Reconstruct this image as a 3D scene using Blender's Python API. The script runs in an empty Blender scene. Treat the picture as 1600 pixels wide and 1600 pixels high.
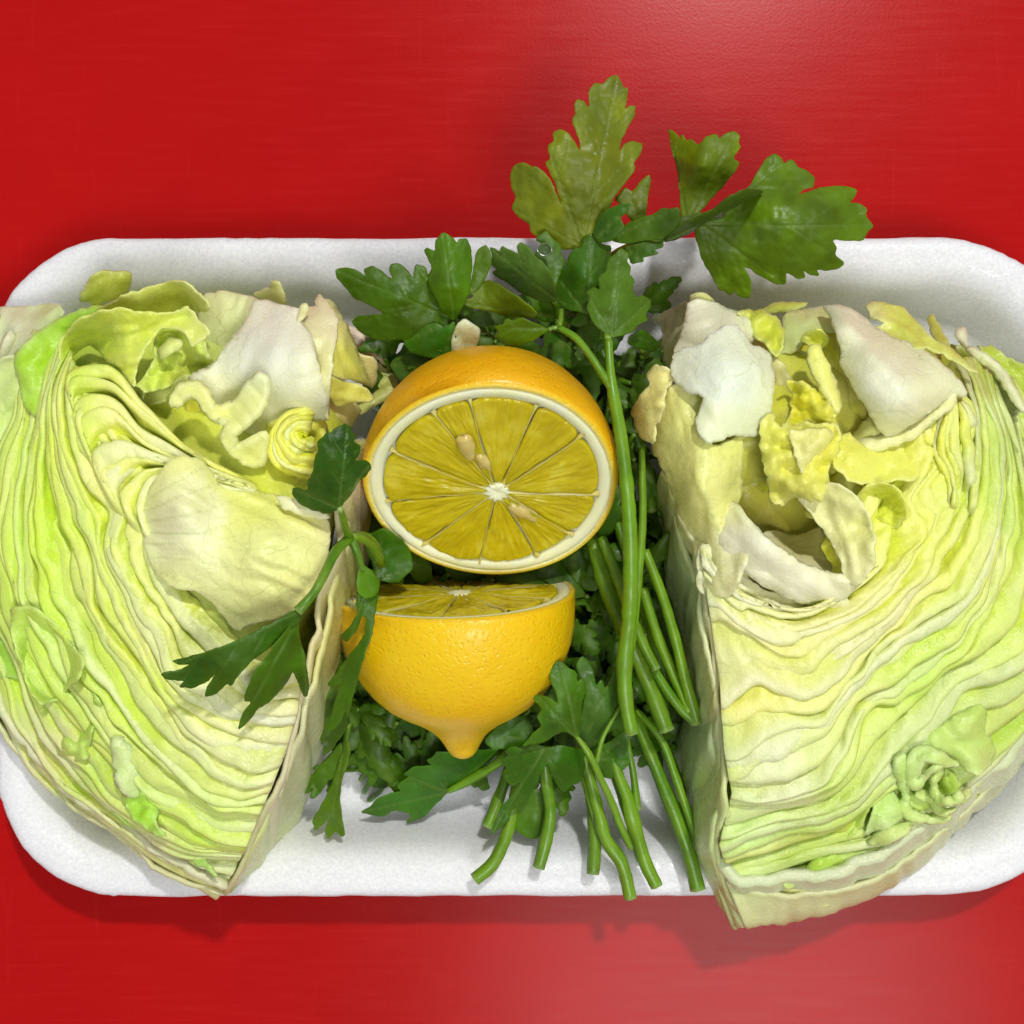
import bpy, math, random
import numpy as np
from mathutils import Vector, Matrix
from mathutils.geometry import delaunay_2d_cdt

# ------------------------------------------------------------------ camera, lamps, exposure
HC = 0.32            # camera height above the table (m)
F = 4.37e-4          # tangent of one photograph pixel
scn = bpy.context.scene
cam_d = bpy.data.cameras.new('camera'); cam = bpy.data.objects.new('camera', cam_d)
scn.collection.objects.link(cam); scn.camera = cam
cam.location = (0, 0, HC); cam.rotation_euler = (0, 0, 0)
cam_d.sensor_width = 36; cam_d.lens = 18/(800*F); cam_d.clip_start = 0.01; cam_d.clip_end = 20
w = bpy.data.worlds.new('World'); scn.world = w; w.use_nodes = True
w.node_tree.nodes['Background'].inputs[0].default_value = (0.95, 0.97, 1.0, 1)
w.node_tree.nodes['Background'].inputs[1].default_value = 0.31
def area(name, loc, size, power, col=(1, 1, 1)):
    d = bpy.data.lights.new(name, 'AREA'); d.shape = 'DISK'; d.size = size; d.energy = power; d.color = col
    o = bpy.data.objects.new(name, d); scn.collection.objects.link(o)
    o.location = loc; o.rotation_euler = (-Vector(loc)).to_track_quat('-Z', 'Y').to_euler()
    return o
area('ceiling_lamp_far', (0.272, 0.80, 1.5), 0.09, 15.5, (1, 0.985, 0.96))
area('ceiling_lamp_near', (0.27, -0.60, 1.5), 0.56, 11.0, (1, 0.99, 0.97))
scn.view_settings.view_transform = 'Standard'; scn.view_settings.look = 'None'
scn.view_settings.exposure = 0.0; scn.view_settings.gamma = 1.0
scn.cycles.use_adaptive_sampling = True; scn.cycles.adaptive_threshold = 0.03
scn.cycles.max_bounces = 6; scn.cycles.diffuse_bounces = 3; scn.cycles.glossy_bounces = 2; scn.cycles.transmission_bounces = 4; scn.cycles.transparent_max_bounces = 4

rng = np.random.default_rng(7); random.seed(7)
COL = scn.collection

# ------------------------------------------------------------------ numeric helpers
def W(px, py, z):                      # a ray of the photograph cut at height z (mm) -> metres
    px = np.asarray(px, float); py = np.asarray(py, float); z = np.asarray(z, float)/1000
    return np.stack([(px-800)*F*(HC-z), (800-py)*F*(HC-z), z + 0*px], -1)
def T(ox, oy, s, pts): return [(ox+p[0]/s, oy+p[1]/s) + tuple(p[2:]) for p in pts]
A_ = lambda *p: T(60, 400, 5.333, p)
B_ = lambda *p: T(300, 440, 5.0, p)
C_ = lambda *p: T(980, 440, 5.0, p)
D_ = lambda *p: T(1240, 440, 4.444, p)
E_ = lambda *p: T(1240, 1080, 4.444, p)
F_ = lambda *p: T(0, 960, 5.333, p)
Q3 = lambda *p: T(980, 420, 2.58, p)
P1_ = lambda *p: T(760, 100, 2.5, p)
P2_ = lambda *p: T(500, 350, 2.857, p)
P3_ = lambda *p: T(240, 640, 3.077, p)
P4_ = lambda *p: T(440, 860, 3.2, p)
P5_ = lambda *p: T(720, 900, 3.077, p)

def hsh(ix, iy, iz):
    h = (ix.astype(np.int64)*374761393 + iy.astype(np.int64)*668265263 + iz.astype(np.int64)*2147483647*7) & 0xffffffff
    h = ((h ^ (h >> 13))*1274126177) & 0xffffffff
    h = (h ^ (h >> 16)) & 0xffffffff
    return h/4294967295.0*2-1
def vn(x, y, z=0.0):
    x, y, z = np.broadcast_arrays(np.asarray(x, float), np.asarray(y, float), np.asarray(z, float))
    ix, iy, iz = np.floor(x), np.floor(y), np.floor(z)
    fx, fy, fz = x-ix, y-iy, z-iz
    fx, fy, fz = [f*f*f*(f*(f*6-15)+10) for f in (fx, fy, fz)]
    r = 0
    for a in (0, 1):
        for b in (0, 1):
            for c in (0, 1):
                r = r + hsh(ix+a, iy+b, iz+c)*(fx if a else 1-fx)*(fy if b else 1-fy)*(fz if c else 1-fz)
    return r
def fbm(x, y, z=0.0, o=3):
    r = 0; a = 1.0; s = 0
    for k in range(o):
        r = r + a*vn(np.asarray(x)*2**k+17*k, np.asarray(y)*2**k-9*k, np.asarray(z)+31*k); s += a; a *= .5
    return r/s*1.5
def catmull(P, n):                     # P (k,d) -> n points, centripetal-ish Catmull-Rom on arc length
    P = np.asarray(P, float); k = len(P)
    d = np.r_[0, np.cumsum(np.maximum(np.linalg.norm(np.diff(P[:, :2], axis=0), axis=1), 1e-6))]
    t = np.linspace(0, d[-1], n)
    i = np.clip(np.searchsorted(d, t, side='right')-1, 0, k-2)
    u = ((t-d[i])/(d[i+1]-d[i]))[:, None]
    m = np.gradient(P, d, axis=0)
    h = (d[i+1]-d[i])[:, None]
    return ((2*u**3-3*u**2+1)*P[i] + (u**3-2*u**2+u)*h*m[i] + (-2*u**3+3*u**2)*P[i+1] + (u**3-u**2)*h*m[i+1])
def chaikin(P, it=1, c=.16):
    P = np.asarray(P, float)
    for _ in range(it):
        Q = np.roll(P, -1, 0); P = np.stack([(1-c)*P+c*Q, c*P+(1-c)*Q], 1).reshape(-1, P.shape[1])
    return P
def resample_closed(P, step):
    P = np.asarray(P, float); Q = np.vstack([P, P[:1]])
    out = []
    for a, b in zip(Q[:-1], Q[1:]):
        n = max(1, int(round(np.linalg.norm(b-a)/step)))
        for i in range(n): out.append(a+(b-a)*i/n)
    return np.array(out)
def inside(poly, X, Y):
    r = np.zeros(X.shape, bool); n = len(poly)
    for i in range(n):
        x1, y1 = poly[i]; x2, y2 = poly[(i+1) % n]
        if y1 == y2: continue
        r ^= ((y1 > Y) != (y2 > Y)) & (X < (x2-x1)*(Y-y1)/(y2-y1)+x1)
    return r
def tps(pts):                          # smooth height field through (x, y, z) points
    p = np.array(pts, float)
    if len(p) == 1: return lambda x, y: np.full(np.shape(x), p[0, 2])
    if len(p) == 2:
        d = p[1, :2]-p[0, :2]; L = (d**2).sum()
        return lambda x, y: p[0, 2]+(p[1, 2]-p[0, 2])*np.clip(((x-p[0, 0])*d[0]+(y-p[0, 1])*d[1])/L, -.3, 1.3)
    c = p[:, :2].mean(0); s = 100.0; q = (p[:, :2]-c)/s; n = len(p)
    def K(r2): return np.where(r2 > 1e-12, .5*r2*np.log(np.maximum(r2, 1e-12)), 0)
    M = np.zeros((n+3, n+3)); M[:n, :n] = K(((q[:, None]-q[None])**2).sum(-1)) + np.eye(n)*1e-3
    M[:n, n] = 1; M[:n, n+1:] = q; M[n:, :n] = M[:n, n:].T; M[n:, n:] -= np.eye(3)*1e-6
    w_ = np.linalg.solve(M, np.r_[p[:, 2], 0, 0, 0])
    def f(x, y):
        x = (np.asarray(x, float)-c[0])/s; y = (np.asarray(y, float)-c[1])/s
        r = w_[n]+w_[n+1]*x+w_[n+2]*y
        for k in range(n): r = r+w_[k]*K((x-q[k, 0])**2+(y-q[k, 1])**2)
        return r
    return f
def lin(c): 
    c = np.asarray(c, float)/255; return np.where(c < .04045, c/12.92, ((c+.055)/1.055)**2.4)

# ------------------------------------------------------------------ object helpers
def tag(o, label=None, cat=None, group=None, kind=None):
    if label: o['label'] = label
    if cat: o['category'] = cat
    if group: o['group'] = group
    if kind: o['kind'] = kind
    return o
def empty(name, loc, label, cat, group=None):
    o = bpy.data.objects.new(name, None); COL.objects.link(o); o.location = loc; o.empty_display_size = .01
    return tag(o, label, cat, group)
def mk(name, V, faces, mat, parent=None, col=None, vein=None, smooth=True):
    V = np.asarray(V, float)
    if parent is not None:
        p = parent; off = np.zeros(3)
        while p is not None: off += np.array(p.location); p = p.parent
        V = V-off
    me = bpy.data.meshes.new(name)
    me.from_pydata(V.tolist(), [], faces if isinstance(faces, list) else faces.tolist())
    if smooth: me.polygons.foreach_set('use_smooth', [True]*len(me.polygons))
    if col is not None:
        a = me.color_attributes.new('Col', 'FLOAT_COLOR', 'POINT')
        c = np.ones((len(V), 4)); c[:, 3] = 0; c[:, :3] = col
        if vein is not None: c[:, 3] = vein
        a.data.foreach_set('color', c.ravel())
    me.materials.append(mat); me.update()
    o = bpy.data.objects.new(name, me); COL.objects.link(o)
    if parent is not None: o.parent = parent
    return o
def normals_grid(P):
    du = np.gradient(P, axis=0); dv = np.gradient(P, axis=1)
    n = np.cross(du, dv); n /= np.maximum(np.linalg.norm(n, axis=-1, keepdims=True), 1e-12)
    return n
def sheet(name, P, th, mat, parent, col, vein=None):
    """closed thin solid with round edges from a grid of points P (nu,nv,3); th = thickness (m)"""
    nu, nv = P.shape[:2]; n = normals_grid(P)
    if n[..., 2].mean() < 0: n = -n
    th = np.broadcast_to(th, (nu, nv))[..., None]/2
    top = P+n*th; bot = P-n*th
    idx = np.arange(nu*nv).reshape(nu, nv)
    f = np.stack([idx[:-1, :-1], idx[1:, :-1], idx[1:, 1:], idx[:-1, 1:]], -1).reshape(-1, 4)
    b = np.r_[idx[:-1, 0], idx[-1, :-1], idx[:0:-1, -1], idx[0, :0:-1]]
    Pf = P.reshape(-1, 3); rb = Pf[b]
    iu, iv = np.unravel_index(b, (nu, nv))
    inn = Pf[idx[np.clip(iu, 1, nu-2), np.clip(iv, 1, nv-2)].ravel()]
    o = rb-inn; o /= np.maximum(np.linalg.norm(o, axis=1, keepdims=True), 1e-9)
    ring = rb+o*th.reshape(-1, 1)[b]*.9
    N = nu*nv; m = len(b); r = 2*N+np.arange(m); r2 = np.roll(r, -1); b2 = np.roll(b, -1)
    fr = f[:, ::-1]+N
    faces = np.vstack([f, fr, np.stack([b, r, r2, b2], -1), np.stack([b+N, b2+N, r2, r], -1)])
    V = np.vstack([top.reshape(-1, 3), bot.reshape(-1, 3), ring])
    c = col.reshape(-1, 3); C = np.vstack([c, c, c[b]*.35+.65*np.maximum(c[b], c[b]*.6+.33*np.array([.8, .85, .6]))])
    vv = None
    if vein is not None: v = vein.ravel(); vv = np.r_[v, v, v[b]]
    return mk(name, V, faces, mat, parent, C, vv)
def flake_mesh(outline, step, zf, rough=1, seed=0):
    o = chaikin(outline, rough); o = resample_closed(o, step)
    x0, y0 = o.min(0); x1, y1 = o.max(0)
    gx, gy = np.meshgrid(np.arange(x0, x1, step), np.arange(y0, y1, step*.87))
    gx = gx+(np.arange(gx.shape[0]) % 2)[:, None]*step*.5
    gx, gy = gx.ravel(), gy.ravel()
    m = inside(o, gx, gy); gx, gy = gx[m], gy[m]
    if len(gx):
        d = np.min((gx[:, None]-o[None, :, 0])**2+(gy[:, None]-o[None, :, 1])**2, axis=1)
        k = d > (step*.55)**2; gx, gy = gx[k], gy[k]
    n = len(o); pts = np.vstack([o, np.stack([gx, gy], 1)])
    vs, es, fs, ov, oe, of = delaunay_2d_cdt([Vector(p) for p in pts.tolist()], [(i, (i+1) % n) for i in range(n)], [], 1, 1e-5)
    V2 = np.array([[v[0], v[1]] for v in vs]); tri = np.array([list(f) for f in fs if len(f) == 3])
    return o, V2, tri
def edge_dist(o, V2):
    a = o; b = np.roll(o, -1, 0); ab = b-a; L = np.maximum((ab**2).sum(1), 1e-9)
    t = np.clip(((V2[:, None]-a[None])*ab[None]).sum(-1)/L, 0, 1)
    return np.sqrt((((a[None]+t[..., None]*ab[None])-V2[:, None])**2).sum(-1)).min(1)
def flake(name, outline, zpts, th, mat, parent, colf, step=6, rough=1, bump=0.0, bfreq=.03, edge=0.0, zmod=None, veinf=None, curl=0.0, jag=0.0, crease=0.0):
    """a leaf blade: traced outline, smooth height field, real thickness; heights and th in mm"""
    outline = np.array([p[:2] for p in outline], float)
    if jag:
        q = resample_closed(chaikin(outline, 1), 6)
        q = q+np.stack([vn(q[:, 0]*.11, q[:, 1]*.11, 3), vn(q[:, 0]*.11, q[:, 1]*.11, 9)], 1)*jag+np.stack([vn(q[:, 0]*.3, q[:, 1]*.3, 5), vn(q[:, 0]*.3, q[:, 1]*.3, 7)], 1)*min(jag, 2.4)*.5
        outline = q; rough = 0
    o, V2, tri = flake_mesh(outline, step, None, rough)
    x, y = V2[:, 0], V2[:, 1]
    z = tps(zpts)(x, y)
    ed = edge_dist(o, V2)
    if crease:
        q = V2-V2.mean(0); ev = np.linalg.eigh(q.T@q)[1]; q = q@ev; sd = (len(outline)*13+int(outline[0][0])) % 89
        qx = q[:, 0]*.045+.5*fbm(x*.012, y*.012, sd, 2); qy = q[:, 1]*.011
        z = z+crease*(np.abs(vn(qx, qy, sd))*-1.2+.35+.3*vn(qx*2.3, qy*2, sd+3))
    if bump:
        sd = (sum(map(ord, name))+len(outline)*7) % 97
        z = z+bump*(.8*fbm(x*bfreq*.7, y*bfreq*.7, sd, 2)+.10*fbm(x*bfreq*4, y*bfreq*4, sd, 2))
    if edge: z = z+edge*.5*np.exp(-ed/(20.))*(1+1.2*vn(x*.022, y*.022, 5))
    vein = veinf(x, y, o) if veinf is not None else None
    if zmod is not None: z = z+zmod(x, y, ed, vein)
    P = W(x, y, z); t = th/1000/2
    # vertex normals
    fn = np.cross(P[tri[:, 1]]-P[tri[:, 0]], P[tri[:, 2]]-P[tri[:, 0]])
    if fn[:, 2].sum() < 0: tri = tri[:, ::-1]; fn = -fn
    n = np.zeros_like(P)
    for k in range(3): np.add.at(n, tri[:, k], fn)
    n /= np.maximum(np.linalg.norm(n, axis=1, keepdims=True), 1e-15)
    # boundary edges
    e = np.vstack([tri[:, [0, 1]], tri[:, [1, 2]], tri[:, [2, 0]]]); key = np.sort(e, 1)
    kk = key[:, 0]*len(P)+key[:, 1]; u, inv, cnt = np.unique(kk, return_inverse=True, return_counts=True)
    be = e[cnt[inv] == 1]
    bv = np.unique(be); N = len(P)
    outv = np.zeros_like(P)
    d = P[be[:, 1]]-P[be[:, 0]]; on = np.cross(d, n[be[:, 0]]); on /= np.maximum(np.linalg.norm(on, axis=1, keepdims=True), 1e-12)
    np.add.at(outv, be[:, 0], on); np.add.at(outv, be[:, 1], on)
    outv /= np.maximum(np.linalg.norm(outv, axis=1, keepdims=True), 1e-12)
    ring = P[bv]+outv[bv]*t*.9; rid = np.full(N, -1); rid[bv] = 2*N+np.arange(len(bv))
    V = np.vstack([P+n*t, P-n*t, ring])
    faces = tri.tolist()+(tri[:, ::-1]+N).tolist()
    for a, b in be.tolist():
        faces.append([b, a, int(rid[a]), int(rid[b])]); faces.append([a+N, b+N, int(rid[b]), int(rid[a])])
    c = colf(x, y, ed); C = np.vstack([c, c, c[bv]])
    vv = None if vein is None else np.r_[vein, vein, vein[bv]]
    return mk(name, V, faces, mat, parent, C, vv)
def tube(name, path, rad, mat, parent, col, seg=10, n=None, flute=0.0, twist=0.0):
    """path rows (px,py,z), rad in mm (scalar or list)"""
    path = np.array(path, float); n = n or max(8, int(np.linalg.norm(np.diff(path[:, :2], axis=0), axis=1).sum()/7))
    r = np.broadcast_to(rad, (len(path),)).astype(float)
    Q = catmull(np.hstack([path, r[:, None]]), n); P = W(Q[:, 0], Q[:, 1], Q[:, 2]); R = Q[:, 3]/1000*(1+.07*vn(np.arange(n)*.35, path[0, 0], 2)+.05*vn(np.arange(n)*.9, path[0, 1], 5))
    t = np.gradient(P, axis=0); t /= np.linalg.norm(t, axis=1, keepdims=True)
    up = np.array([0, 0, 1.]); s = np.cross(t, up); s /= np.maximum(np.linalg.norm(s, axis=1, keepdims=True), 1e-9); b = np.cross(s, t)
    a = np.linspace(0, 2*math.pi, seg, endpoint=False)
    rr = (1+flute*np.cos(a*5))[None, :, None]
    V = P[:, None]+R[:, None, None]*rr*(np.cos(a+twist)[None, :, None]*s[:, None]+np.sin(a+twist)[None, :, None]*b[:, None])
    i = np.arange(n*seg).reshape(n, seg); j = np.roll(i, -1, 1)
    f = np.stack([i[:-1], j[:-1], j[1:], i[1:]], -1).reshape(-1, 4).tolist()
    V = V.reshape(-1, 3)
    e0 = P[0]-t[0]*R[0]*.15; e1 = P[-1]+t[-1]*R[-1]*.1
    k = len(V); V = np.vstack([V, e0, e1])
    for q in range(seg):
        f.append([int(i[0, (q+1) % seg]), int(i[0, q]), k]); f.append([int(i[-1, q]), int(i[-1, (q+1) % seg]), k+1])
    C = np.tile(np.asarray(col, float), (len(V), 1)); C[-2:] = (.50, .62, .26); C[(n-1)*seg:n*seg] = C[(n-1)*seg:n*seg]*.6+np.array([.50, .62, .26])*.4
    C[:n*seg] *= (1+.16*vn(np.repeat(np.arange(n), seg)*.25, path[0, 0], 3))[:, None]
    return mk(name, V, f, mat, parent, C)

# ------------------------------------------------------------------ materials
def newmat(name):
    m = bpy.data.materials.new(name); m.use_nodes = True; nt = m.node_tree
    return m, nt, nt.nodes, nt.links, nt.nodes['Principled BSDF']
def nd(nt, t, **k):
    n = nt.nodes.new(t)
    for a, b in k.items():
        if isinstance(a, str) and a in n.inputs: n.inputs[a].default_value = b
        else: setattr(n, a, b)
    return n
def noise(nt, scale, detail=3, rough=.55, vec=None, dist=0.0):
    n = nt.nodes.new('ShaderNodeTexNoise'); n.inputs['Scale'].default_value = scale; n.inputs['Detail'].default_value = detail
    n.inputs['Roughness'].default_value = rough; n.inputs['Distortion'].default_value = dist
    if vec is not None: nt.links.new(vec, n.inputs['Vector'])
    return n
def ramp(nt, src, stops):
    r = nt.nodes.new('ShaderNodeValToRGB'); nt.links.new(src, r.inputs[0])
    while len(r.color_ramp.elements) < len(stops): r.color_ramp.elements.new(.5)
    for e, (p, c) in zip(r.color_ramp.elements, stops):
        e.position = p; e.color = (c, c, c, 1) if not hasattr(c, '__len__') else (*c, 1)
    return r
def mix(nt, fac, a, b, mode='MIX'):
    m = nt.nodes.new('ShaderNodeMix'); m.data_type = 'RGBA'; m.blend_type = mode
    for s, v in ((m.inputs[0], fac), (m.inputs[6], a), (m.inputs[7], b)):
        if hasattr(v, 'links') or hasattr(v, 'is_linked'): nt.links.new(v, s)
        else: s.default_value = v if not hasattr(v, '__len__') else (*v, 1)
    return m.outputs[2]
def bump(nt, h, strength, dist, prev=None):
    b = nt.nodes.new('ShaderNodeBump'); b.inputs['Strength'].default_value = strength; b.inputs['Distance'].default_value = dist
    nt.links.new(h, b.inputs['Height'])
    if prev is not None: nt.links.new(prev, b.inputs['Normal'])
    return b.outputs[0]
def mapping(nt, scale, rot=(0, 0, 0), kind='Object'):
    tc = nt.nodes.new('ShaderNodeTexCoord'); m = nt.nodes.new('ShaderNodeMapping')
    m.inputs['Scale'].default_value = scale; m.inputs['Rotation'].default_value = rot
    nt.links.new(tc.outputs[kind], m.inputs[0]); return m.outputs[0]

def mat_table():
    m, nt, N, L, P = newmat('red_worktop')
    v = mapping(nt, (1, 1, 1)); st = mapping(nt, (18, 260, 1)); st2 = mapping(nt, (300, 14, 1), (0, 0, .12))
    n1 = noise(nt, 9, 4, .6, v); n2 = noise(nt, 3, 5, .7, st); n3 = noise(nt, 2.4, 4, .65, st2); n4 = noise(nt, 1400, 2, .6, v)
    c = mix(nt, ramp(nt, n1.outputs[0], [(.3, 0.), (.7, 1.)]).outputs[0], (.39, .0040, .0042), (.46, .0060, .0060))
    c = mix(nt, ramp(nt, n2.outputs[0], [(.52, 0.), (.75, .22)]).outputs[0], c, (.58, .018, .016))
    c = mix(nt, ramp(nt, n3.outputs[0], [(.60, 0.), (.78, .18)]).outputs[0], c, (.60, .03, .027))
    L.new(c, P.inputs['Base Color'])
    r = ramp(nt, n2.outputs[0], [(.3, .20), (.8, .29)]); L.new(r.outputs[0], P.inputs['Roughness'])
    P.inputs['Specular IOR Level'].default_value = .085
    b = bump(nt, n4.outputs[0], .25, .00005); b = bump(nt, n2.outputs[0], .05, .0001, b); L.new(b, P.inputs['Normal'])
    return m
def mat_foam():
    m, nt, N, L, P = newmat('white_foam')
    v = mapping(nt, (1, 1, 1))
    P.inputs['Base Color'].default_value = (.80, .82, .86, 1); P.inputs['Roughness'].default_value = .42
    P.inputs['Subsurface Weight'].default_value = .35; P.inputs['Subsurface Radius'].default_value = (1, 1, 1); P.inputs['Subsurface Scale'].default_value = .003
    vo = N.new('ShaderNodeTexVoronoi'); vo.inputs['Scale'].default_value = 3300; L.new(v, vo.inputs['Vector'])
    n2 = noise(nt, 1500, 3, .6, v); n3 = noise(nt, 60, 3, .5, v)
    sp = nt.nodes.new('ShaderNodeSeparateColor'); L.new(vo.outputs['Color'], sp.inputs[0])
    cf = mix(nt, ramp(nt, n2.outputs[0], [(.38, 0.), (.62, 1.)]).outputs[0], (.82, .84, .87), (.93, .94, .96)); L.new(cf, P.inputs['Base Color'])
    rr = ramp(nt, sp.outputs[0], [(.0, .15), (.2, .4), (1., .6)]); L.new(rr.outputs[0], P.inputs['Roughness'])
    b = bump(nt, sp.outputs[1], 1.0, .0012); b = bump(nt, n2.outputs[0], .3, .0002, b); b = bump(nt, n3.outputs[0], .12, .0006, b)
    L.new(b, P.inputs['Normal']); return m
def mat_lettuce(sss=.6, trl=.10, nm='lettuce_heart'):
    m, nt, N, L, P = newmat(nm)
    v = mapping(nt, (1, 1, 1)); nw = noise(nt, 45, 3, .6, v)
    dv = nt.nodes.new('ShaderNodeVectorMath'); dv.operation = 'MULTIPLY_ADD'; L.new(nw.outputs[1], dv.inputs[0]); dv.inputs[1].default_value = (.022, .022, .022); L.new(v, dv.inputs[2])
    vo = N.new('ShaderNodeTexVoronoi'); vo.feature = 'DISTANCE_TO_EDGE'; vo.inputs['Scale'].default_value = 105; L.new(dv.outputs[0], vo.inputs['Vector'])
    vo2 = N.new('ShaderNodeTexVoronoi'); vo2.feature = 'DISTANCE_TO_EDGE'; vo2.inputs['Scale'].default_value = 420; L.new(dv.outputs[0], vo2.inputs['Vector'])
    at = nt.nodes.new('ShaderNodeVertexColor'); at.layer_name = 'Col'
    n1 = noise(nt, 160, 4, .6, v); n2 = noise(nt, 1700, 3, .6, v)
    vm = ramp(nt, vo.outputs[0], [(0., .34), (.022, .0)]); vm2 = ramp(nt, vo2.outputs[0], [(0., .25), (.05, .0)])
    c = mix(nt, ramp(nt, n1.outputs[0], [(.35, 0.), (.7, .14)]).outputs[0], at.outputs[0], (.92, .93, .55))
    msk = ramp(nt, nw.outputs[0], [(.42, 0.), (.6, 1.)]).outputs[0]
    vmm = nt.nodes.new('ShaderNodeMath'); vmm.operation = 'MULTIPLY'; L.new(vm.outputs[0], vmm.inputs[0]); L.new(msk, vmm.inputs[1])
    c = mix(nt, vmm.outputs[0], c, (.42, .50, .16))
    va = nt.nodes.new('ShaderNodeMath'); va.operation = 'MULTIPLY'; L.new(at.outputs[1], va.inputs[0]); va.inputs[1].default_value = .42
    c = mix(nt, va.outputs[0], c, (.40, .50, .14))
    L.new(c, P.inputs['Base Color'])
    rr = ramp(nt, n1.outputs[0], [(.3, .16), (.7, .34)]); L.new(rr.outputs[0], P.inputs['Roughness'])
    P.inputs['Subsurface Weight'].default_value = sss; P.inputs['Subsurface Radius'].default_value = (1, .95, .5); P.inputs['Subsurface Scale'].default_value = .0016
    P.inputs['Specular IOR Level'].default_value = .42
    b = bump(nt, n1.outputs[0], .26, .0006); b = bump(nt, n2.outputs[0], .7, .00022, b)
    L.new(b, P.inputs['Normal'])
    tr = nt.nodes.new('ShaderNodeBsdfTranslucent'); L.new(c, tr.inputs[0]); L.new(b, tr.inputs[1])
    ms = nt.nodes.new('ShaderNodeMixShader'); ms.inputs[0].default_value = trl
    L.new(P.outputs[0], ms.inputs[1]); L.new(tr.outputs[0], ms.inputs[2]); L.new(ms.outputs[0], nt.nodes['Material Output'].inputs[0])
    return m
def mat_parsley():
    m, nt, N, L, P = newmat('parsley_leaf')
    v = mapping(nt, (1, 1, 1)); at = nt.nodes.new('ShaderNodeVertexColor'); at.layer_name = 'Col'
    n1 = noise(nt, 120, 4, .6, v); n2 = noise(nt, 1100, 3, .6, v)
    vo = N.new('ShaderNodeTexVoronoi'); vo.feature = 'DISTANCE_TO_EDGE'; vo.inputs['Scale'].default_value = 520; L.new(v, vo.inputs['Vector'])
    c = mix(nt, ramp(nt, n1.outputs[0], [(.35, 0.), (.75, .5)]).outputs[0], at.outputs[0], (.11, .19, .008))
    cd = nt.nodes.new('ShaderNodeMix'); 
    c = mix(nt, ramp(nt, vo.outputs[0], [(0., .22), (.05, 0.)]).outputs[0], c, (.13, .22, .03))
    va = nt.nodes.new('ShaderNodeMath'); va.operation = 'MULTIPLY'; L.new(at.outputs[1], va.inputs[0]); va.inputs[1].default_value = .62
    c = mix(nt, va.outputs[0], c, (.19, .30, .05))
    L.new(c, P.inputs['Base Color'])
    rr = ramp(nt, n1.outputs[0], [(.3, .30), (.7, .58)]); L.new(rr.outputs[0], P.inputs['Roughness'])
    P.inputs['Specular IOR Level'].default_value = .42
    b = bump(nt, n1.outputs[0], .30, .0006); b = bump(nt, vo.outputs[0], .35, .00016, b); b = bump(nt, n2.outputs[0], .2, .00008, b); L.new(b, P.inputs['Normal'])
    tr = nt.nodes.new('ShaderNodeBsdfTranslucent'); c2 = mix(nt, .5, c, (.20, .34, .01)); L.new(c2, tr.inputs[0])
    ms = nt.nodes.new('ShaderNodeMixShader'); ms.inputs[0].default_value = .30
    L.new(P.outputs[0], ms.inputs[1]); L.new(tr.outputs[0], ms.inputs[2]); L.new(ms.outputs[0], nt.nodes['Material Output'].inputs[0])
    return m
def mat_stem():
    m, nt, N, L, P = newmat('parsley_stem')
    v = mapping(nt, (1, 1, 1)); at = nt.nodes.new('ShaderNodeVertexColor'); at.layer_name = 'Col'
    n1 = noise(nt, 220, 4, .6, v); n2 = noise(nt, 1200, 2, .6, v)
    c = mix(nt, ramp(nt, n1.outputs[0], [(.35, 0.), (.75, .5)]).outputs[0], at.outputs[0], (.26, .42, .03))
    L.new(c, P.inputs['Base Color']); P.inputs['Roughness'].default_value = .36
    P.inputs['Subsurface Weight'].default_value = .4; P.inputs['Subsurface Radius'].default_value = (.7, 1, .2); P.inputs['Subsurface Scale'].default_value = .0012
    b = bump(nt, n1.outputs[0], .3, .0004); b = bump(nt, n2.outputs[0], .25, .0001, b); L.new(b, P.inputs['Normal']); return m
def mat_rind():
    m, nt, N, L, P = newmat('lemon_rind')
    v = mapping(nt, (1, 1, 1)); at = nt.nodes.new('ShaderNodeVertexColor'); at.layer_name = 'Col'
    nw = noise(nt, 300, 2, .5, v)
    dv = nt.nodes.new('ShaderNodeVectorMath'); dv.operation = 'MULTIPLY_ADD'; L.new(nw.outputs[1], dv.inputs[0]); dv.inputs[1].default_value = (.002, .002, .002); L.new(v, dv.inputs[2])
    vo = N.new('ShaderNodeTexVoronoi'); vo.feature = 'SMOOTH_F1'; vo.inputs['Scale'].default_value = 1050; vo.inputs['Smoothness'].default_value = .6; L.new(dv.outputs[0], vo.inputs['Vector'])
    n1 = noise(nt, 60, 4, .6, v)
    c = mix(nt, ramp(nt, n1.outputs[0], [(.35, 0.), (.7, .6)]).outputs[0], at.outputs[0], (.87, .49, .003))
    c = mix(nt, ramp(nt, vo.outputs[0], [(.12, .12), (.30, 0.)]).outputs[0], c, (.76, .30, .003))
    L.new(c, P.inputs['Base Color']); P.inputs['Roughness'].default_value = .33
    P.inputs['Subsurface Weight'].default_value = .3; P.inputs['Subsurface Radius'].default_value = (1, .5, .1); P.inputs['Subsurface Scale'].default_value = .002
    pr = ramp(nt, vo.outputs[0], [(.05, 0.), (.40, 1.)])
    b = bump(nt, pr.outputs[0], .42, .00026); b = bump(nt, n1.outputs[0], .35, .0022, b); L.new(b, P.inputs['Normal']); return m
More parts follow.
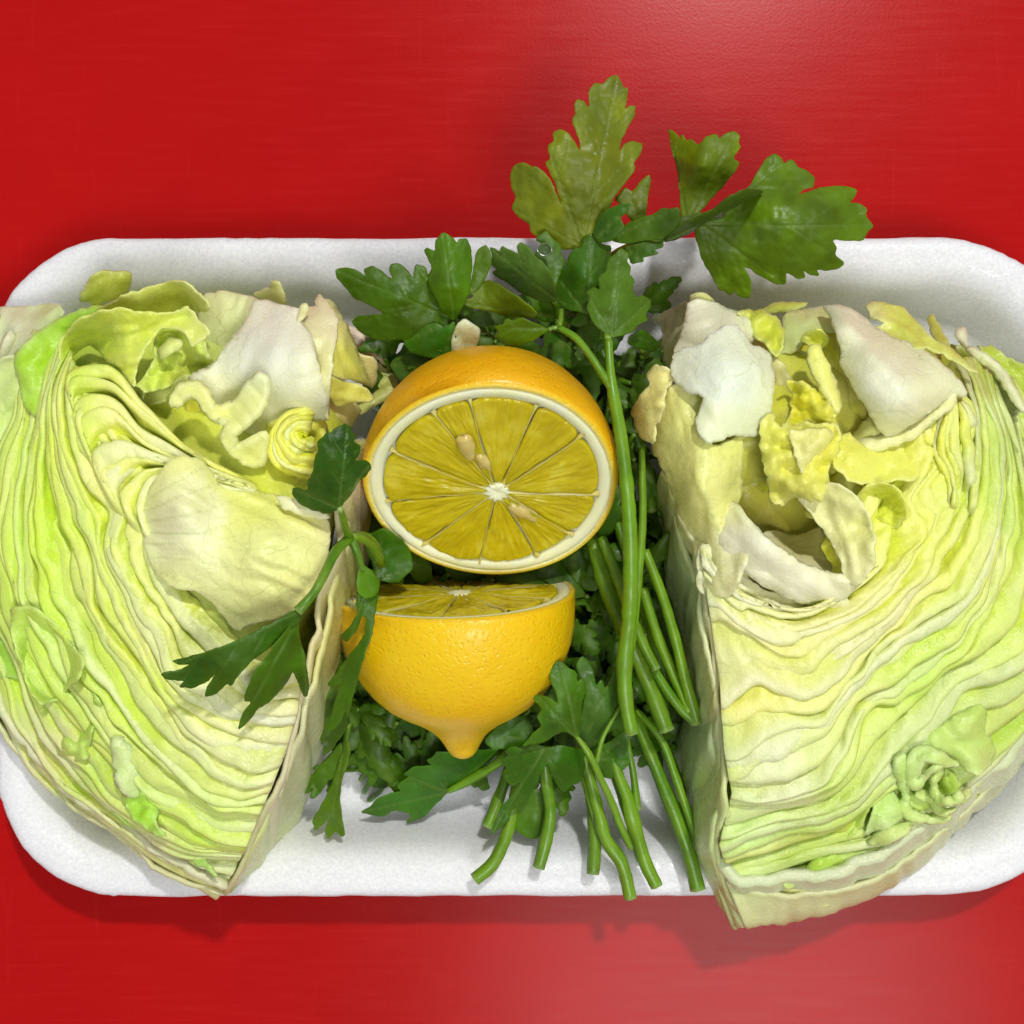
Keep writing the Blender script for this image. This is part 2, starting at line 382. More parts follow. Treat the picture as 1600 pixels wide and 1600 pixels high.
def mat_simple(name, col, rough, sss=0, rad=(1, .8, .4), sc=.002, bs=600, bd=.0002, col2=None, b2=.3, spec=.5):
    m, nt, N, L, P = newmat(name); v = mapping(nt, (1, 1, 1)); n1 = noise(nt, bs, 4, .6, v); n2 = noise(nt, bs*.2, 3, .6, v)
    c = mix(nt, ramp(nt, n2.outputs[0], [(.35, 0.), (.7, 1.)]).outputs[0], col, col2 or col)
    L.new(c, P.inputs['Base Color']); P.inputs['Roughness'].default_value = rough; P.inputs['Specular IOR Level'].default_value = spec
    P.inputs['Subsurface Weight'].default_value = sss; P.inputs['Subsurface Radius'].default_value = rad; P.inputs['Subsurface Scale'].default_value = sc
    L.new(bump(nt, n1.outputs[0], b2, bd), P.inputs['Normal']); return m
def mat_pulp():
    m, nt, N, L, P = newmat('lemon_pulp')
    at = nt.nodes.new('ShaderNodeVertexColor'); at.layer_name = 'Col'     # r: streak coordinate, g: radius
    tc = nt.nodes.new('ShaderNodeSeparateColor'); L.new(at.outputs[0], tc.inputs[0])
    cb = nt.nodes.new('ShaderNodeCombineXYZ'); L.new(tc.outputs[0], cb.inputs[0]); L.new(tc.outputs[1], cb.inputs[1]); L.new(tc.outputs[2], cb.inputs[2])
    mp = nt.nodes.new('ShaderNodeMapping'); mp.inputs['Scale'].default_value = (20, 2.2, 30); L.new(cb.outputs[0], mp.inputs[0])
    n1 = noise(nt, 1, 4, .6, mp.outputs[0], .6)
    vo = N.new('ShaderNodeTexVoronoi'); vo.feature = 'DISTANCE_TO_EDGE'; vo.inputs['Scale'].default_value = .62; L.new(mp.outputs[0], vo.inputs['Vector'])
    c = mix(nt, ramp(nt, n1.outputs[0], [(.35, 0.), (.68, 1.)]).outputs[0], (.60, .48, .006), (.70, .58, .02))
    tco = mapping(nt, (1, 1, 1)); n5 = noise(nt, 130, 3, .6, tco); n6 = noise(nt, 650, 3, .6, tco)
    c = mix(nt, ramp(nt, n5.outputs[0], [(.38, .75), (.62, 0.)]).outputs[0], c, (.50, .39, .004))
    c = mix(nt, ramp(nt, n5.outputs[0], [(.55, .0), (.75, .7)]).outputs[0], c, (.74, .66, .10))
    c = mix(nt, ramp(nt, vo.outputs[0], [(0., .18), (.05, 0.)]).outputs[0], c, (.74, .62, .12))
    L.new(c, P.inputs['Base Color']); P.inputs['Roughness'].default_value = .10; P.inputs['IOR'].default_value = 1.36
    P.inputs['Subsurface Weight'].default_value = .7; P.inputs['Subsurface Radius'].default_value = (1, .75, .08); P.inputs['Subsurface Scale'].default_value = .004
    b = bump(nt, n1.outputs[0], .18, .0005); b = bump(nt, n6.outputs[0], .5, .00035, b); b = bump(nt, vo.outputs[0], .12, .0003, b); L.new(b, P.inputs['Normal']); return m
def mat_water():
    m, nt, N, L, P = newmat('water'); P.inputs['Transmission Weight'].default_value = 1; P.inputs['IOR'].default_value = 1.33; P.inputs['Roughness'].default_value = .0
    return m
ML2, ML3 = mat_lettuce(.22, .03, 'lettuce_cut_leaf'), mat_lettuce(.24, .05, 'lettuce_leaf')
MT, MF, ML, MP, MS, MR, MU, MW = mat_table(), mat_foam(), mat_lettuce(), mat_parsley(), mat_stem(), mat_rind(), mat_pulp(), mat_water()
M_PITH = mat_simple('lemon_pith', (.92, .92, .50), .5, .4, col2=(.93, .93, .66), bs=900, b2=.5)
M_SEED = mat_simple('lemon_seed', (.56, .42, .10), .22, .4, col2=(.80, .68, .28), bs=500, b2=.4)
M_MEMB = mat_simple('lemon_membrane', (.66, .52, .08), .25, .6, col2=(.80, .70, .28), bs=500)

# ------------------------------------------------------------------ table and tray
def table():
    n = 24; s = .8
    g = np.linspace(-s, s, n); X, Y = np.meshgrid(g, g, indexing='ij')
    i = np.arange(n*n).reshape(n, n)
    f = np.stack([i[:-1, :-1], i[1:, :-1], i[1:, 1:], i[:-1, 1:]], -1).reshape(-1, 4)
    o = mk('table', np.stack([X, Y, 0*X], -1).reshape(-1, 3), f, MT)
    tag(o, kind='structure')
table()
def tray():
    zr = 19.0
    c = [(-22, 371, 200), (1716, 370, 265), (1740, 1401, 268), (-2, 1402, 198)]
    P = [W(a, b, zr)[:2]*1000 for a, b, _ in c]; px = F*(HC-zr/1000)*1000
    R = [r*px for _, _, r in c]
    pts, nrm = [], []
    for k in range(4):
        p = P[k]; a = P[k-1]-p; b = P[(k+1) % 4]-p; a /= np.linalg.norm(a); b /= np.linalg.norm(b)
        ang = math.acos(a@b); d = R[k]/math.tan(ang/2); ctr = p+(a+b)/np.linalg.norm(a+b)*R[k]/math.sin(ang/2)
        q0 = p+a*d-ctr; q1 = p+b*d-ctr; t0 = math.atan2(q0[1], q0[0]); t1 = math.atan2(q1[1], q1[0])
        while t1-t0 > math.pi: t1 -= 2*math.pi
        while t1-t0 < -math.pi: t1 += 2*math.pi
        for t in np.linspace(t0, t1, 40):
            n_ = np.array([math.cos(t), math.sin(t)]); pts.append(ctr+n_*R[k]); nrm.append(n_)
        e = P[(k+1) % 4]; a2 = P[k]-e; a2 /= np.linalg.norm(a2); b2 = P[(k+2) % 4]-e; b2 /= np.linalg.norm(b2)
        d2 = R[(k+1) % 4]/math.tan(math.acos(a2@b2)/2)
        s0 = pts[-1]; s1 = e+a2*d2; n0 = nrm[-1]
        m_ = 70 if k in (0, 2) else 34
        for t in np.linspace(0, 1, m_)[1:-1]: pts.append(s0+(s1-s0)*t); nrm.append(n0)
    pts = np.array(pts); nrm = np.array(nrm); m = len(pts)
    ks = np.arange(m)
    prof = [(19, 4.2), (17.5, 4.3), (16, 4.9), (14.6, 6.4), (13.2, 9.0), (11.9, 12.0), (10.7, 14.6), (9.6, 16.4), (8.3, 17.7), (6.8, 18.6), (5, 19.3), (3.2, 19.6), (1.6, 19.5), (.6, 19.1), (.1, 18.5), (0, 17.8), (.25, 17.1), (.9, 16.7), (3, 16.3), (5.5, 14.6), (8, 11), (10, 7), (12, 2.6), (13.3, .8), (15.5, .25), (19, .25)]
    rings = []
    for i, (d, z) in enumerate(prof):
        j = (vn(ks*.9, i*.6, 2)*.14+vn(ks*.25, i*.3, 5)*.16) if 11 <= i <= 18 else vn(ks*.2, i*.3, 5)*.12
        q = pts-nrm*(d+j)[:, None]
        rings.append(np.hstack([q, np.full((m, 1), z)+(.05*vn(ks*.5, i, 8))[:, None]]))
    ctr = pts.mean(0); inner = rings[0][:, :2]
    fl = [np.hstack([ctr+(inner-ctr)*s, np.full((m, 1), 4.2-.25*(1-s**4))]) for s in (.97, .9, .75, .5, .25, .02)]
    fb = [np.hstack([ctr+(inner-ctr)*s, np.full((m, 1), .25)]) for s in (.6, .02)]
    allr = fl[::-1]+rings+fb
    V = np.vstack(allr)/1000; n = len(allr); i = np.arange(n*m).reshape(n, m); j = np.roll(i, -1, 1)
    f = np.stack([i[:-1], i[1:], j[1:], j[:-1]], -1).reshape(-1, 4).tolist()
    f.append(i[0].tolist()); f.append(i[-1][::-1].tolist())
    o = mk('foam_tray', V, f, MF); tag(o, 'white foam food tray with rounded corners lying on the red table', 'tray')
tray()

# ------------------------------------------------------------------ lettuce
def vein_field(lines, wpx):
    def f(x, y, o):
        r = np.zeros(len(x))
        for a, b, k in lines:
            ab = b-a; L = max(ab@ab, 1e-6); t = np.clip(((x-a[0])*ab[0]+(y-a[1])*ab[1])/L, 0, 1)
            d = np.hypot(x-a[0]-t*ab[0], y-a[1]-t*ab[1]); w_ = wpx*k*(1.25-.7*t)
            r = np.maximum(r, k*np.exp(-(d/w_)**2))
        return r
    return f
def anchors(lst):
    a = np.array([(x, y) for x, y, *_ in lst], float); c = lin(np.array([l[2:] for l in lst], float)); g_ = c@np.array([.3, .6, .1]); c = np.clip(np.clip(g_[:, None]+(c-g_[:, None])*1.42, .008, .95)*1.16, .008, .96); c[:, 0] = np.maximum(c[:, 0], .66*c[:, 1]); c[:, 2] *= .84
    def f(x, y, jit=14.0):
        x = np.asarray(x, float).ravel(); y = np.asarray(y, float).ravel()
        x = x+jit*fbm(x*.02, y*.02, 4); y = y+jit*fbm(x*.02, y*.02, 8)
        w_ = 1/(((x[:, None]-a[None, :, 0])**2+(y[:, None]-a[None, :, 1])**2)+20**2)**1.7
        return (w_@c)/w_.sum(1, keepdims=True)
    return f
LC = anchors([(170,450,195,205,95),(230,490,205,218,70),(120,500,175,215,40),(60,560,195,218,120),(20,520,218,224,190),(30,700,150,220,40),(10,850,150,225,60),(60,950,195,232,120),(10,1000,130,200,40),(60,1050,175,222,95),(100,1100,140,205,50),(150,1220,130,205,30),(230,1260,170,218,75),(50,1180,208,212,172),(160,1290,208,208,160),(300,1370,208,202,165),(420,540,230,237,220),(350,500,217,222,170),(540,560,218,222,120),(560,530,226,206,188),(200,650,232,233,170),(150,750,230,232,165),(300,650,230,230,135),(470,680,232,231,95),(450,750,232,227,95),(300,820,234,237,208),(430,860,228,232,165),(400,790,224,230,135),(150,900,218,234,155),(250,1000,225,232,165),(200,1100,208,230,135),(330,1150,230,233,195),(420,1180,231,233,203),(330,1250,204,225,145),(300,1320,193,222,125),(490,1000,216,206,135),(550,800,226,212,188),(480,1150,216,216,192),(90,1180,208,206,160),(230,1330,206,204,160),(100,700,215,230,140),(100,820,205,230,130)])
RC = anchors([(1080,500,230,224,208),(1130,600,220,233,215),(1010,630,230,220,152),(1100,740,227,228,165),(1130,660,216,223,120),(1210,500,206,216,110),(1280,540,220,226,120),(1230,650,226,225,90),(1300,700,229,226,110),(1180,790,200,200,110),(1230,820,190,180,40),(1290,860,216,213,140),(1180,860,233,231,222),(1260,900,231,226,207),(1390,600,229,227,212),(1330,500,226,213,192),(1410,490,206,216,110),(1450,560,190,196,85),(1480,640,228,229,140),(1430,680,226,226,90),(1540,600,170,180,60),(1560,650,200,219,150),(1590,700,166,201,50),(1570,800,191,216,100),(1520,850,223,229,160),(1350,800,229,231,140),(1380,780,223,229,90),(1450,850,221,226,130),(1150,1000,231,229,192),(1300,980,231,227,182),(1400,950,229,227,172),(1200,1060,231,227,165),(1160,1120,229,226,160),(1300,1080,223,227,165),(1200,1200,226,229,198),(1350,1150,211,226,152),(1450,1050,196,223,130),(1530,1000,206,223,142),(1580,1130,166,201,50),(1480,1220,171,206,70),(1420,1200,191,221,150),(1330,1270,151,206,70),(1180,1310,201,226,162),(1250,1340,151,196,40),(1400,1330,206,216,172),(1250,1400,206,206,162),(1100,1150,206,226,188),(1085,1220,171,216,110),(1060,950,206,219,188),(1350,1390,208,206,168),(1520,1240,206,212,168)])

def strata(root, curves, zs, n, colf, wdt=2.2, drop=2.6, amp=.3, rl=130, nv=11, th=(.4, .9), seed=0, sink=(4, 4), name='leaf', lipjit=1.2, t0=0., t1=1., wave=.3, zwave=1.5, flat=.40, warpa=.058, tone=1.0, patches=0):
    """stack of cut leaves packed side by side: each is a sheet rising to a cut lip"""
    K = np.stack([catmull(c, rl) for c in curves]); k = len(K); zs = np.array(zs, float)
    def at(t, u):        # t in [0,1] array, u index grid
        s = np.clip(t, -.25, 1.12)*(k-1); i = np.clip(np.floor(s).astype(int), 0, k-2); f = s-i
        x = K[i, u, 0]*(1-f)+K[i+1, u, 0]*f; y = K[i, u, 1]*(1-f)+K[i+1, u, 1]*f
        return x, y, zs[i]*(1-f)+zs[i+1]*f
    kf = min(1.0, float(np.linalg.norm(np.diff(K[k//2], axis=0), axis=1).sum())/950)
    r = np.random.default_rng(seed); sp = (t1-t0)/n
    jit = r.uniform(-.45, .45, n)
    U = np.arange(rl)[:, None]+np.zeros((1, nv), int); uu = U/(rl-1)
    for q in range(patches):
        pr = np.random.default_rng(seed*100+q)
        nu_, nv_ = 46, 9; du = pr.uniform(.10, .24); uc = pr.uniform(.04+du/2, .96-du/2); tc = pr.uniform(.03, .93); dt = pr.uniform(.03, .06)
        a_ = np.linspace(-1, 1, nu_)[:, None]; b_ = np.linspace(-1, 1, nv_)[None]
        tap = (1-np.abs(a_)**2.4)**.6+.02
        uf = np.clip((uc+a_*du/2)*(rl-1), 0, rl-1.001)+0*b_
        tt_ = tc+dt*b_*tap*(1+.35*vn(a_*4, q, 1))+.02*vn(a_*1.6, q*3.3, 2)
        tt_ = tt_+warpa*fbm(uf/(rl-1)*2.6, tc*3.2, seed+.5, 2)
        u0 = np.floor(uf).astype(int); fu = uf-u0
        x1, y1, z1 = at(tt_, u0); x2, y2, z2 = at(tt_, u0+1); x = x1*(1-fu)+x2*fu; y = y1*(1-fu)+y2*fu; z = z1*(1-fu)+z2*fu
        z = z+pr.uniform(.0, .4)-1.8*np.abs(b_)**3-1.8*np.abs(a_)**5+.5*vn(a_*5, b_*1.5+q, 3)-pr.uniform(-.5, .9)*b_
        c = colf(x, y).reshape(nu_, nv_, 3); c = c*.65+.35*np.array([.86, .88, pr.uniform(.35, .65)])
        sheet(name, W(x, y, z), .0006, ML, root, np.clip(c, 0, .97))
    def warp(t, u_):
        return t+warpa*(fbm(u_*3.4, t*3.6, seed+.5, 2)+.55*vn(u_*11*kf, t*9, seed+7)+.16*vn(u_*27*kf, t*17, seed+17))
    TON = [np.array([.80, .82, .56]), np.array([.78, .78, .20]), np.array([.68, .76, .22]), np.array([.74, .80, .38])]
    for q in range(n):
        tq = t0+(q+1+jit[q])*sp
        s = np.linspace(0, 1, nv)[None]**1.1+0*uu
        wob = amp*sp*1.6*(fbm(uu*4+q*.35, tq*6+seed, 3, 2)+wave*vn(uu*16*kf+q*.5, q*1.9, seed))
        wob = wob+.03*sp*vn(uu*70*kf, q*3.1, seed+5)+.26*sp*np.clip(vn(uu*3, q*.4, seed+14)*2, 0, 1)*vn(uu*26*kf, q*.8, seed+15)*min(1, wave*4)
        t = warp(tq+wob*(1-.4*s)-s*wdt*sp, uu)
        x, y, z = at(t, U)
        x0, y0, z0 = at(np.broadcast_to(tq, t.shape), U)
        z = z0*.8+z*.2
        tilt = r.uniform(-.9, .5); core_k = .45+.55*np.clip(uu/.35, 0, 1)
        sunk = core_k*np.clip(vn(uu*2.2, q*7.3, seed+1)*2.2-.75, 0, 1)
        lj = lipjit*.5*(vn(uu*3+q, q*.77, seed+1)+.5*vn(uu*11, q*1.3, seed+2))-3.4*sunk
        fw = flat*(1+.45*vn(uu*4.5, q*2.7, seed+8))
        s2 = np.clip((s-fw)/(1-fw), 0, 1); gap = np.clip(vn(uu*3.3, q*.9, seed+3)+.2, 0, 1)
        z = z+lj*(1-s)-drop*core_k*s2**.7*(.5+1.1*gap)+zwave*.10*vn(uu*13*kf+2*s, q*1.7+s*2, seed+4)+tilt*np.minimum(s/flat, 1)
        fold = vn(uu*44*kf+q*.7, s*2.6+q, seed+21)*.6+vn(uu*90*kf, s*4+q, seed+22)*.35
        z = z+.42*fold*np.clip(s/.12, .25, 1)
        z = z-np.where(s < .07, .4*(1-s/.07)**2, 0)
        e = np.minimum(uu/.10, 1); e2 = np.minimum((1-uu)/.10, 1)
        z = z-sink[0]*(1-e)**2-sink[1]*(1-e2)**2
        P = W(x, y, z)
        c = colf(x, y).reshape(rl, nv, 3)
        tn = TON[r.integers(0, 4)]; tk = np.clip(.30+.35*vn(uu*3, q*5.1, seed+11), 0, .6)[..., None]*tone
        lum = (c@np.array([.3, .6, .1]))[..., None]/(tn@np.array([.3, .6, .1]))
        c = c*(1-tk)+tn*np.clip(lum, .7, 1.12)*tk
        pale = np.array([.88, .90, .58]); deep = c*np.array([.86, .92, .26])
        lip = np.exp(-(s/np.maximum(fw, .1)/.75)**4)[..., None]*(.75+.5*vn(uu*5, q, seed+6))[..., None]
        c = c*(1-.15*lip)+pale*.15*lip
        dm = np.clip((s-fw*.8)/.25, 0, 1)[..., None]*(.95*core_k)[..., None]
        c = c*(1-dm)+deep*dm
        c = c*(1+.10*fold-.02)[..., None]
        tt = np.interp(s, [0, .3, 1], [1, .9, .45])*(th[0]+(th[1]-th[0])*r.random())/1000*(1+.3*vn(uu*6, q, seed+9))
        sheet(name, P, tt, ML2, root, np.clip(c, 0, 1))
def lf(colf, tint=None, k=.6):
    tl = None if tint is None else np.clip(lin(tint)*1.10, 0, .93)
    def f(x, y, ed):
        c = colf(x, y)
        if tl is not None: c = c*(1-k)+tl*k
        e = np.exp(-ed/2.5)[:, None]*.16
        return np.clip(c*(1-e)+np.array([.85, .87, .66])*e, 0, 1)
    return f
def loft(name, root, rows, th, colf, nu=70, nv=14, bumpy=1.0, seed=0, tint=None, k=.6):
    G = np.stack([catmull(r_, nu) for r_ in rows], 1)      # nu, rows, 3
    G = np.stack([catmull(g, nv) if len(rows) > 2 else g[0]+(g[1]-g[0])*np.linspace(0, 1, nv)[:, None] for g in G])
    x, y, z = G[..., 0], G[..., 1], G[..., 2]
    P = W(x, y, z); n = normals_grid(P); n = np.where(n[..., 2:].mean() < 0, -n, n)
    P = P+n*(bumpy/1000*(fbm(x*.012, y*.012+z*.05, seed, 3)+.4*fbm(x*.05, y*.03+z*.1, seed, 2)))[..., None]
    c = colf(x, y).reshape(nu, nv, 3)
    if tint is not None: c = c*(1-k)+lin(tint)*k
    return sheet(name, P, th/1000, ML3, root, c)
def mass(root, outline, zpts, zb, colf, tint, name='leaf_heart'):
    o, V2, tri = flake_mesh(np.array(outline, float), 16, None, 2)
    x, y = V2[:, 0], V2[:, 1]; z = tps(zpts)(x, y)+2*fbm(x*.02, y*.02, 2)
    ed = edge_dist(o, V2); z = z-9*np.exp(-ed/18)
    P = W(x, y, np.maximum(z, zb+3))
    ctr = np.array([x.mean(), y.mean()])
    fn = np.cross(P[tri[:, 1]]-P[tri[:, 0]], P[tri[:, 2]]-P[tri[:, 0]])
    if fn[:, 2].sum() < 0: tri = tri[:, ::-1]
    B = P.copy(); c2 = P[:, :2].mean(0); B[:, :2] = c2+(P[:, :2]-c2)*.80; B[:, 2] = zb/1000
    N = len(P); e = np.vstack([tri[:, [0, 1]], tri[:, [1, 2]], tri[:, [2, 0]]]); key = np.sort(e, 1); kk = key[:, 0]*N+key[:, 1]
    u, inv, cnt = np.unique(kk, return_inverse=True, return_counts=True); be = e[cnt[inv] == 1]
    faces = tri.tolist()+(tri[:, ::-1]+N).tolist()+[[b, a, a+N, b+N] for a, b in be.tolist()]
    c = colf(x, y)*.45+lin(tint)*.55
    return mk(name, np.vstack([P, B]), faces, ML, root, np.vstack([c, c]))

# ---- left wedge
LW = empty('lettuce_wedge', W(300, 900, 5).tolist(), 'green edged lettuce wedge filling the left end of the tray with parsley over it', 'lettuce', 'iceberg lettuce wedges in the tray')
mass(LW, [(0,530),(140,480),(320,500),(480,510),(545,590),(540,720),(515,880),(485,1040),(445,1170),(375,1320),(335,1350),(190,1260),(70,1160),(-40,1050),(-80,800),(-60,620)],
     [(300,800,52),(330,930,55),(400,970,55),(300,1150,44),(100,1000,36),(50,700,34),(215,600,42),(300,520,40),(420,560,44),(380,650,46),(500,700,50),(480,1000,42),(340,1330,30),(-20,900,24),(50,1150,26),(150,520,40),(500,530,34)], 6, LC, (205, 222, 90))
KL = [[(470,1060),(400,1055),(330,1010),(275,940),(235,860),(215,780),(190,700),(160,640),(150,600)],
      [(462,1120),(390,1130),(300,1090),(225,990),(180,900),(150,800),(125,700),(110,620),(115,570)],
      [(440,1190),(380,1200),(290,1160),(210,1050),(140,930),(110,820),(95,720),(85,620),(110,545)],
      [(405,1270),(350,1270),(270,1220),(190,1130),(110,990),(75,870),(60,760),(60,640),(90,540)],
      [(385,1320),(320,1310),(230,1260),(130,1160),(60,1040),(20,920),(20,780),(35,650),(70,520)],
      [(365,1360),(290,1350),(190,1290),(90,1200),(20,1080),(-30,940),(-30,800),(-10,650),(30,510)],
      [(345,1393),(250,1350),(160,1290),(60,1210),(-30,1080),(-80,940),(-90,800),(-60,620),(0,490)]]
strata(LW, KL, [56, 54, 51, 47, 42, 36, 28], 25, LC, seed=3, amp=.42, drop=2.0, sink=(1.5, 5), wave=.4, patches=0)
# inner leaves left of the big smooth blade
0 and strata(LW, [[(480,1010),(420,1010),(360,980),(320,940),(300,900),(285,860)],[(480,1050),(400,1040),(330,1000),(270,930),(235,860),(220,800)]], [56, 56], 4, LC, seed=8, amp=.3, drop=5, rl=60)
UL = [[(240,860),(225,800),(240,760),(290,740),(340,760),(400,775)],
      [(180,800),(165,740),(200,715),(260,725),(330,745),(400,765)],
      [(140,720),(125,650),(165,640),(225,690),(310,730),(400,760)],
      [(108,640),(112,572),(150,565),(225,640),(300,705),(390,752)]]
strata(LW, UL, [57, 56.5, 56, 55], 10, LC, seed=11, amp=.25, drop=5, rl=80, sink=(4, 2), zwave=1.0, warpa=.02, wave=.1)
def lveins(p0, p1, n):
    p0 = np.array(p0, float); p1 = np.array(p1, float); d = p1-p0; L = np.hypot(*d); d /= L; nn = np.array([-d[1], d[0]]); rv = random.Random(n+int(L)); lines = []
    def grow(p, a, l, k, dep):
        if dep > 3 or l < 10: return
        q = p+(d*math.cos(a)+nn*math.sin(a))*l
        lines.append((p, q, k)); grow(q, a+rv.uniform(.08, .4), l*rv.uniform(.6, .9), k*.8, dep+1); grow(q, a-rv.uniform(.08, .4), l*rv.uniform(.6, .9), k*.8, dep+1)
    for i in range(n):
        f = (i+.5)/n*2-1; grow(p0+nn*f*L*.28+d*abs(f)*8, f*.55+rv.uniform(-.1, .1), L*.30, .9, 0)
    return lambda x, y, o: vein_field(lines, 1.7)(x, y, o)
def dflt(kw):
    kw.setdefault('jag', 2.2); kw.setdefault('crease', .9); kw.setdefault('edge', -3.0); kw.setdefault('step', 5); return kw
fk = lambda o, z, tint=None, k=.6, th=.45, name='leaf', **kw: flake(name, o, z, th, ML3, LW, lf(LC, tint, k), **dflt(kw))
fk(A_((350,370),(365,310),(410,240),(440,170),(545,120),(640,130),(720,130),(760,150),(785,180),(765,240),(720,310),(640,350),(560,380),(490,415),(430,390)), [(130,470,34),(180,430,36),(200,450,33)], (178,186,90), bump=1.2, th=.6)
fk([(-60,500),(0,480),(60,478),(85,474),(105,490),(60,520),(40,560),(-10,600),(-60,620)], [(0,500,27),(80,480,33),(0,590,36)], (225,226,205), .5, bump=1.5)
fk([(-60,600),(0,560),(40,555),(45,600),(30,660),(0,690),(-60,700)], [(0,600,37),(30,580,39)], (205,220,165), .5, bump=2, edge=1.5)
fk([(20,560),(50,525),(90,500),(125,485),(150,478),(165,482),(130,505),(95,540),(75,590),(60,650),(40,640),(30,600)], [(60,560,43),(140,490,42),(50,620,44)], (140,205,25), .6, bump=1.5)
fk(A_((480,470),(560,420),(680,350),(780,280),(830,300),(920,250),(1040,235),(1120,210),(1220,215),(1270,260),(1340,310),(1400,370),(1425,430),(1400,462),(1320,460),(1260,440),(1200,500),(1080,520),(900,500),(780,490),(700,480),(560,500)), [(170,485,44),(220,470,47),(260,450,46),(281,470,40),(300,455,49),(325,480,51)], (208,215,110), .6, bump=1.2, edge=1.0)
fk(A_((180,870),(170,760),(220,660),(300,560),(420,490),(560,450),(700,440),(900,475),(1100,470),(1230,420),(1290,460),(1340,540),(1430,640),(1370,700),(1280,765),(1230,650),(1190,615),(1130,600),(1040,600),(980,660),(900,760),(830,900),(800,1000),(810,1080),(760,1040),(680,940),(560,850),(430,730),(330,780),(250,850)),
   [(95,560,47),(120,510,50),(160,495,53),(200,500,55),(250,490,54),(310,500,54),(320,525,55),(140,540,41),(200,560,53),(210,598,53),(170,560,48),(240,520,53)], (205,218,75), .55, bump=1.4, edge=.8, step=4, veinf=lveins((110, 560), (320, 520), 9))
fk(A_((990,640),(1060,600),(1130,610),(1240,640),(1290,740),(1390,700),(1400,780),(1430,850),(1460,920),(1400,940),(1290,1000),(1150,1030),(1050,1100),(960,1125),(870,1120),(805,1080),(850,1040),(920,960),(970,850),(975,740)), [(250,530,46),(270,560,50),(300,560,46),(325,560,43),(280,590,48),(230,606,52),(215,598,52),(245,570,48)], (190,220,60), .6, bump=3.0, bfreq=.06, edge=2.0)
fk(A_((990,790),(1100,680),(1190,690),(1195,770),(1120,800),(1020,870)), [(265,540,53)], (215,225,140), .7, bump=1.5)
fk(A_((820,1120),(900,1140),(1000,1130),(1080,1100),(1150,1040),(1240,985),(1240,1040),(1120,1080),(1060,1170),(1060,1220),(960,1240),(880,1230)), [(220,615,44),(280,595,52),(250,630,48)], (205,222,150), .5, bump=1.5)
# wavy folded edge
fk(B_((-170,960),(-140,880),(-80,810),(0,790),(60,790),(100,840),(130,900),(160,980),(220,990),(320,960),(380,900),(430,820),(490,750),(530,720),(580,760),(590,860),(560,960),(490,1050),(400,1130),(340,1180),(330,1290),(420,1260),(500,1210),(580,1190),(560,1400),(480,1440),(400,1400),(320,1340),(250,1260),(240,1180),(290,1110),(220,1100),(140,1050),(90,980),(60,920),(20,890),(-50,900),(-100,960)),
   [(265,620,57),(300,600,58),(325,630,58),(360,645,56),(405,590,61),(395,640,59),(360,680,59),(350,700,57),(400,705,56)], (226,232,165), .6, th=1.6, bump=.8, edge=.8)
fk(B_((-30,900),(40,900),(90,990),(150,1060),(240,1110),(240,1200),(260,1290),(330,1370),(420,1430),(520,1500),(540,1580),(400,1560),(250,1440),(120,1300),(20,1160),(-60,1080)), [(300,640,47),(340,700,44),(370,740,50),(400,750,53)], (215,210,60), .6, bump=1.0)
# big white rib and its neighbours
fk(B_((60,250),(110,110),(200,95),(290,100),(400,130),(500,150),(560,280),(460,380),(380,480),(260,640),(170,660),(150,560),(110,450)), [(320,470,41),(380,470,44),(330,560,40),(400,500,46)], (216,220,172), .6, bump=.8, th=1.4)
fk(B_((0,750),(120,710),(210,640),(270,550),(330,450),(420,360),(480,280),(485,170),(560,180),(680,200),(830,240),(820,300),(850,360),(900,420),(940,540),(960,640),(1000,800),(1040,950),(1040,1060),(980,1060),(900,1000),(850,1020),(780,1060),(700,1100),(620,1180),(500,1240),(420,1230),(380,1100),(300,1000),(200,1010),(150,960),(100,860),(50,800)),
   [(300,590,54),(345,560,52),(395,500,49),(400,475,46),(465,488,52),(440,560,59),(420,600,57),(480,540,59),(500,620,58),(510,650,55),(430,660,51),(380,640,47),(350,630,49),(450,650,53)], (238,244,224), .65, bump=.7, th=2.0, edge=-1, step=6, crease=.4)
fk(B_((820,260),(860,180),(910,210),(980,190),(970,150),(1000,95),(1040,150),(1090,200),(1140,300),(1120,450),(1100,600),(1080,750),(1065,900),(1060,1090),(1020,1040),(990,900),(950,640),(930,520),(890,420),(840,340)), [(470,490,52),(505,465,50),(520,500,56),(500,560,60),(510,620,60),(512,650,58)], (230,224,190), .6, bump=1.0)
fk(B_((820,300),(850,180),(900,180),(915,220),(870,280),(820,330)), [(473,480,56)], (214,214,150), .8, bump=1)
fk(B_((1020,130),(1100,160),(1150,250),(1220,350),(1270,500),(1330,650),(1400,800),(1370,815),(1250,770),(1080,720),(1050,600),(1080,300)), [(510,470,47),(540,530,46),(578,600,36),(520,580,50)], (214,214,110), .6, bump=1.5)
fk(B_((1040,740),(1200,780),(1330,820),(1430,900),(1400,935),(1250,950),(1130,980),(1090,900),(1040,850)), [(515,600,47),(585,620,39),(520,640,44)], (218,216,95), .6, bump=2, edge=1.5)
fk(B_((1040,900),(1150,960),(1280,950),(1320,1010),(1260,1110),(1200,1150),(1060,1150)), [(520,640,42),(560,650,34)], (222,206,160), .6, bump=2)
fk(B_((1280,560),(1400,590),(1440,640),(1440,800),(1390,830),(1330,700)), [(560,555,38),(585,600,33)], (214,200,130), .7, bump=1)
fk(B_((1200,370),(1250,345),(1380,420),(1480,510),(1535,655),(1440,610),(1280,570)), [(545,512,36),(605,570,27)], (222,200,184), .8, bump=1)
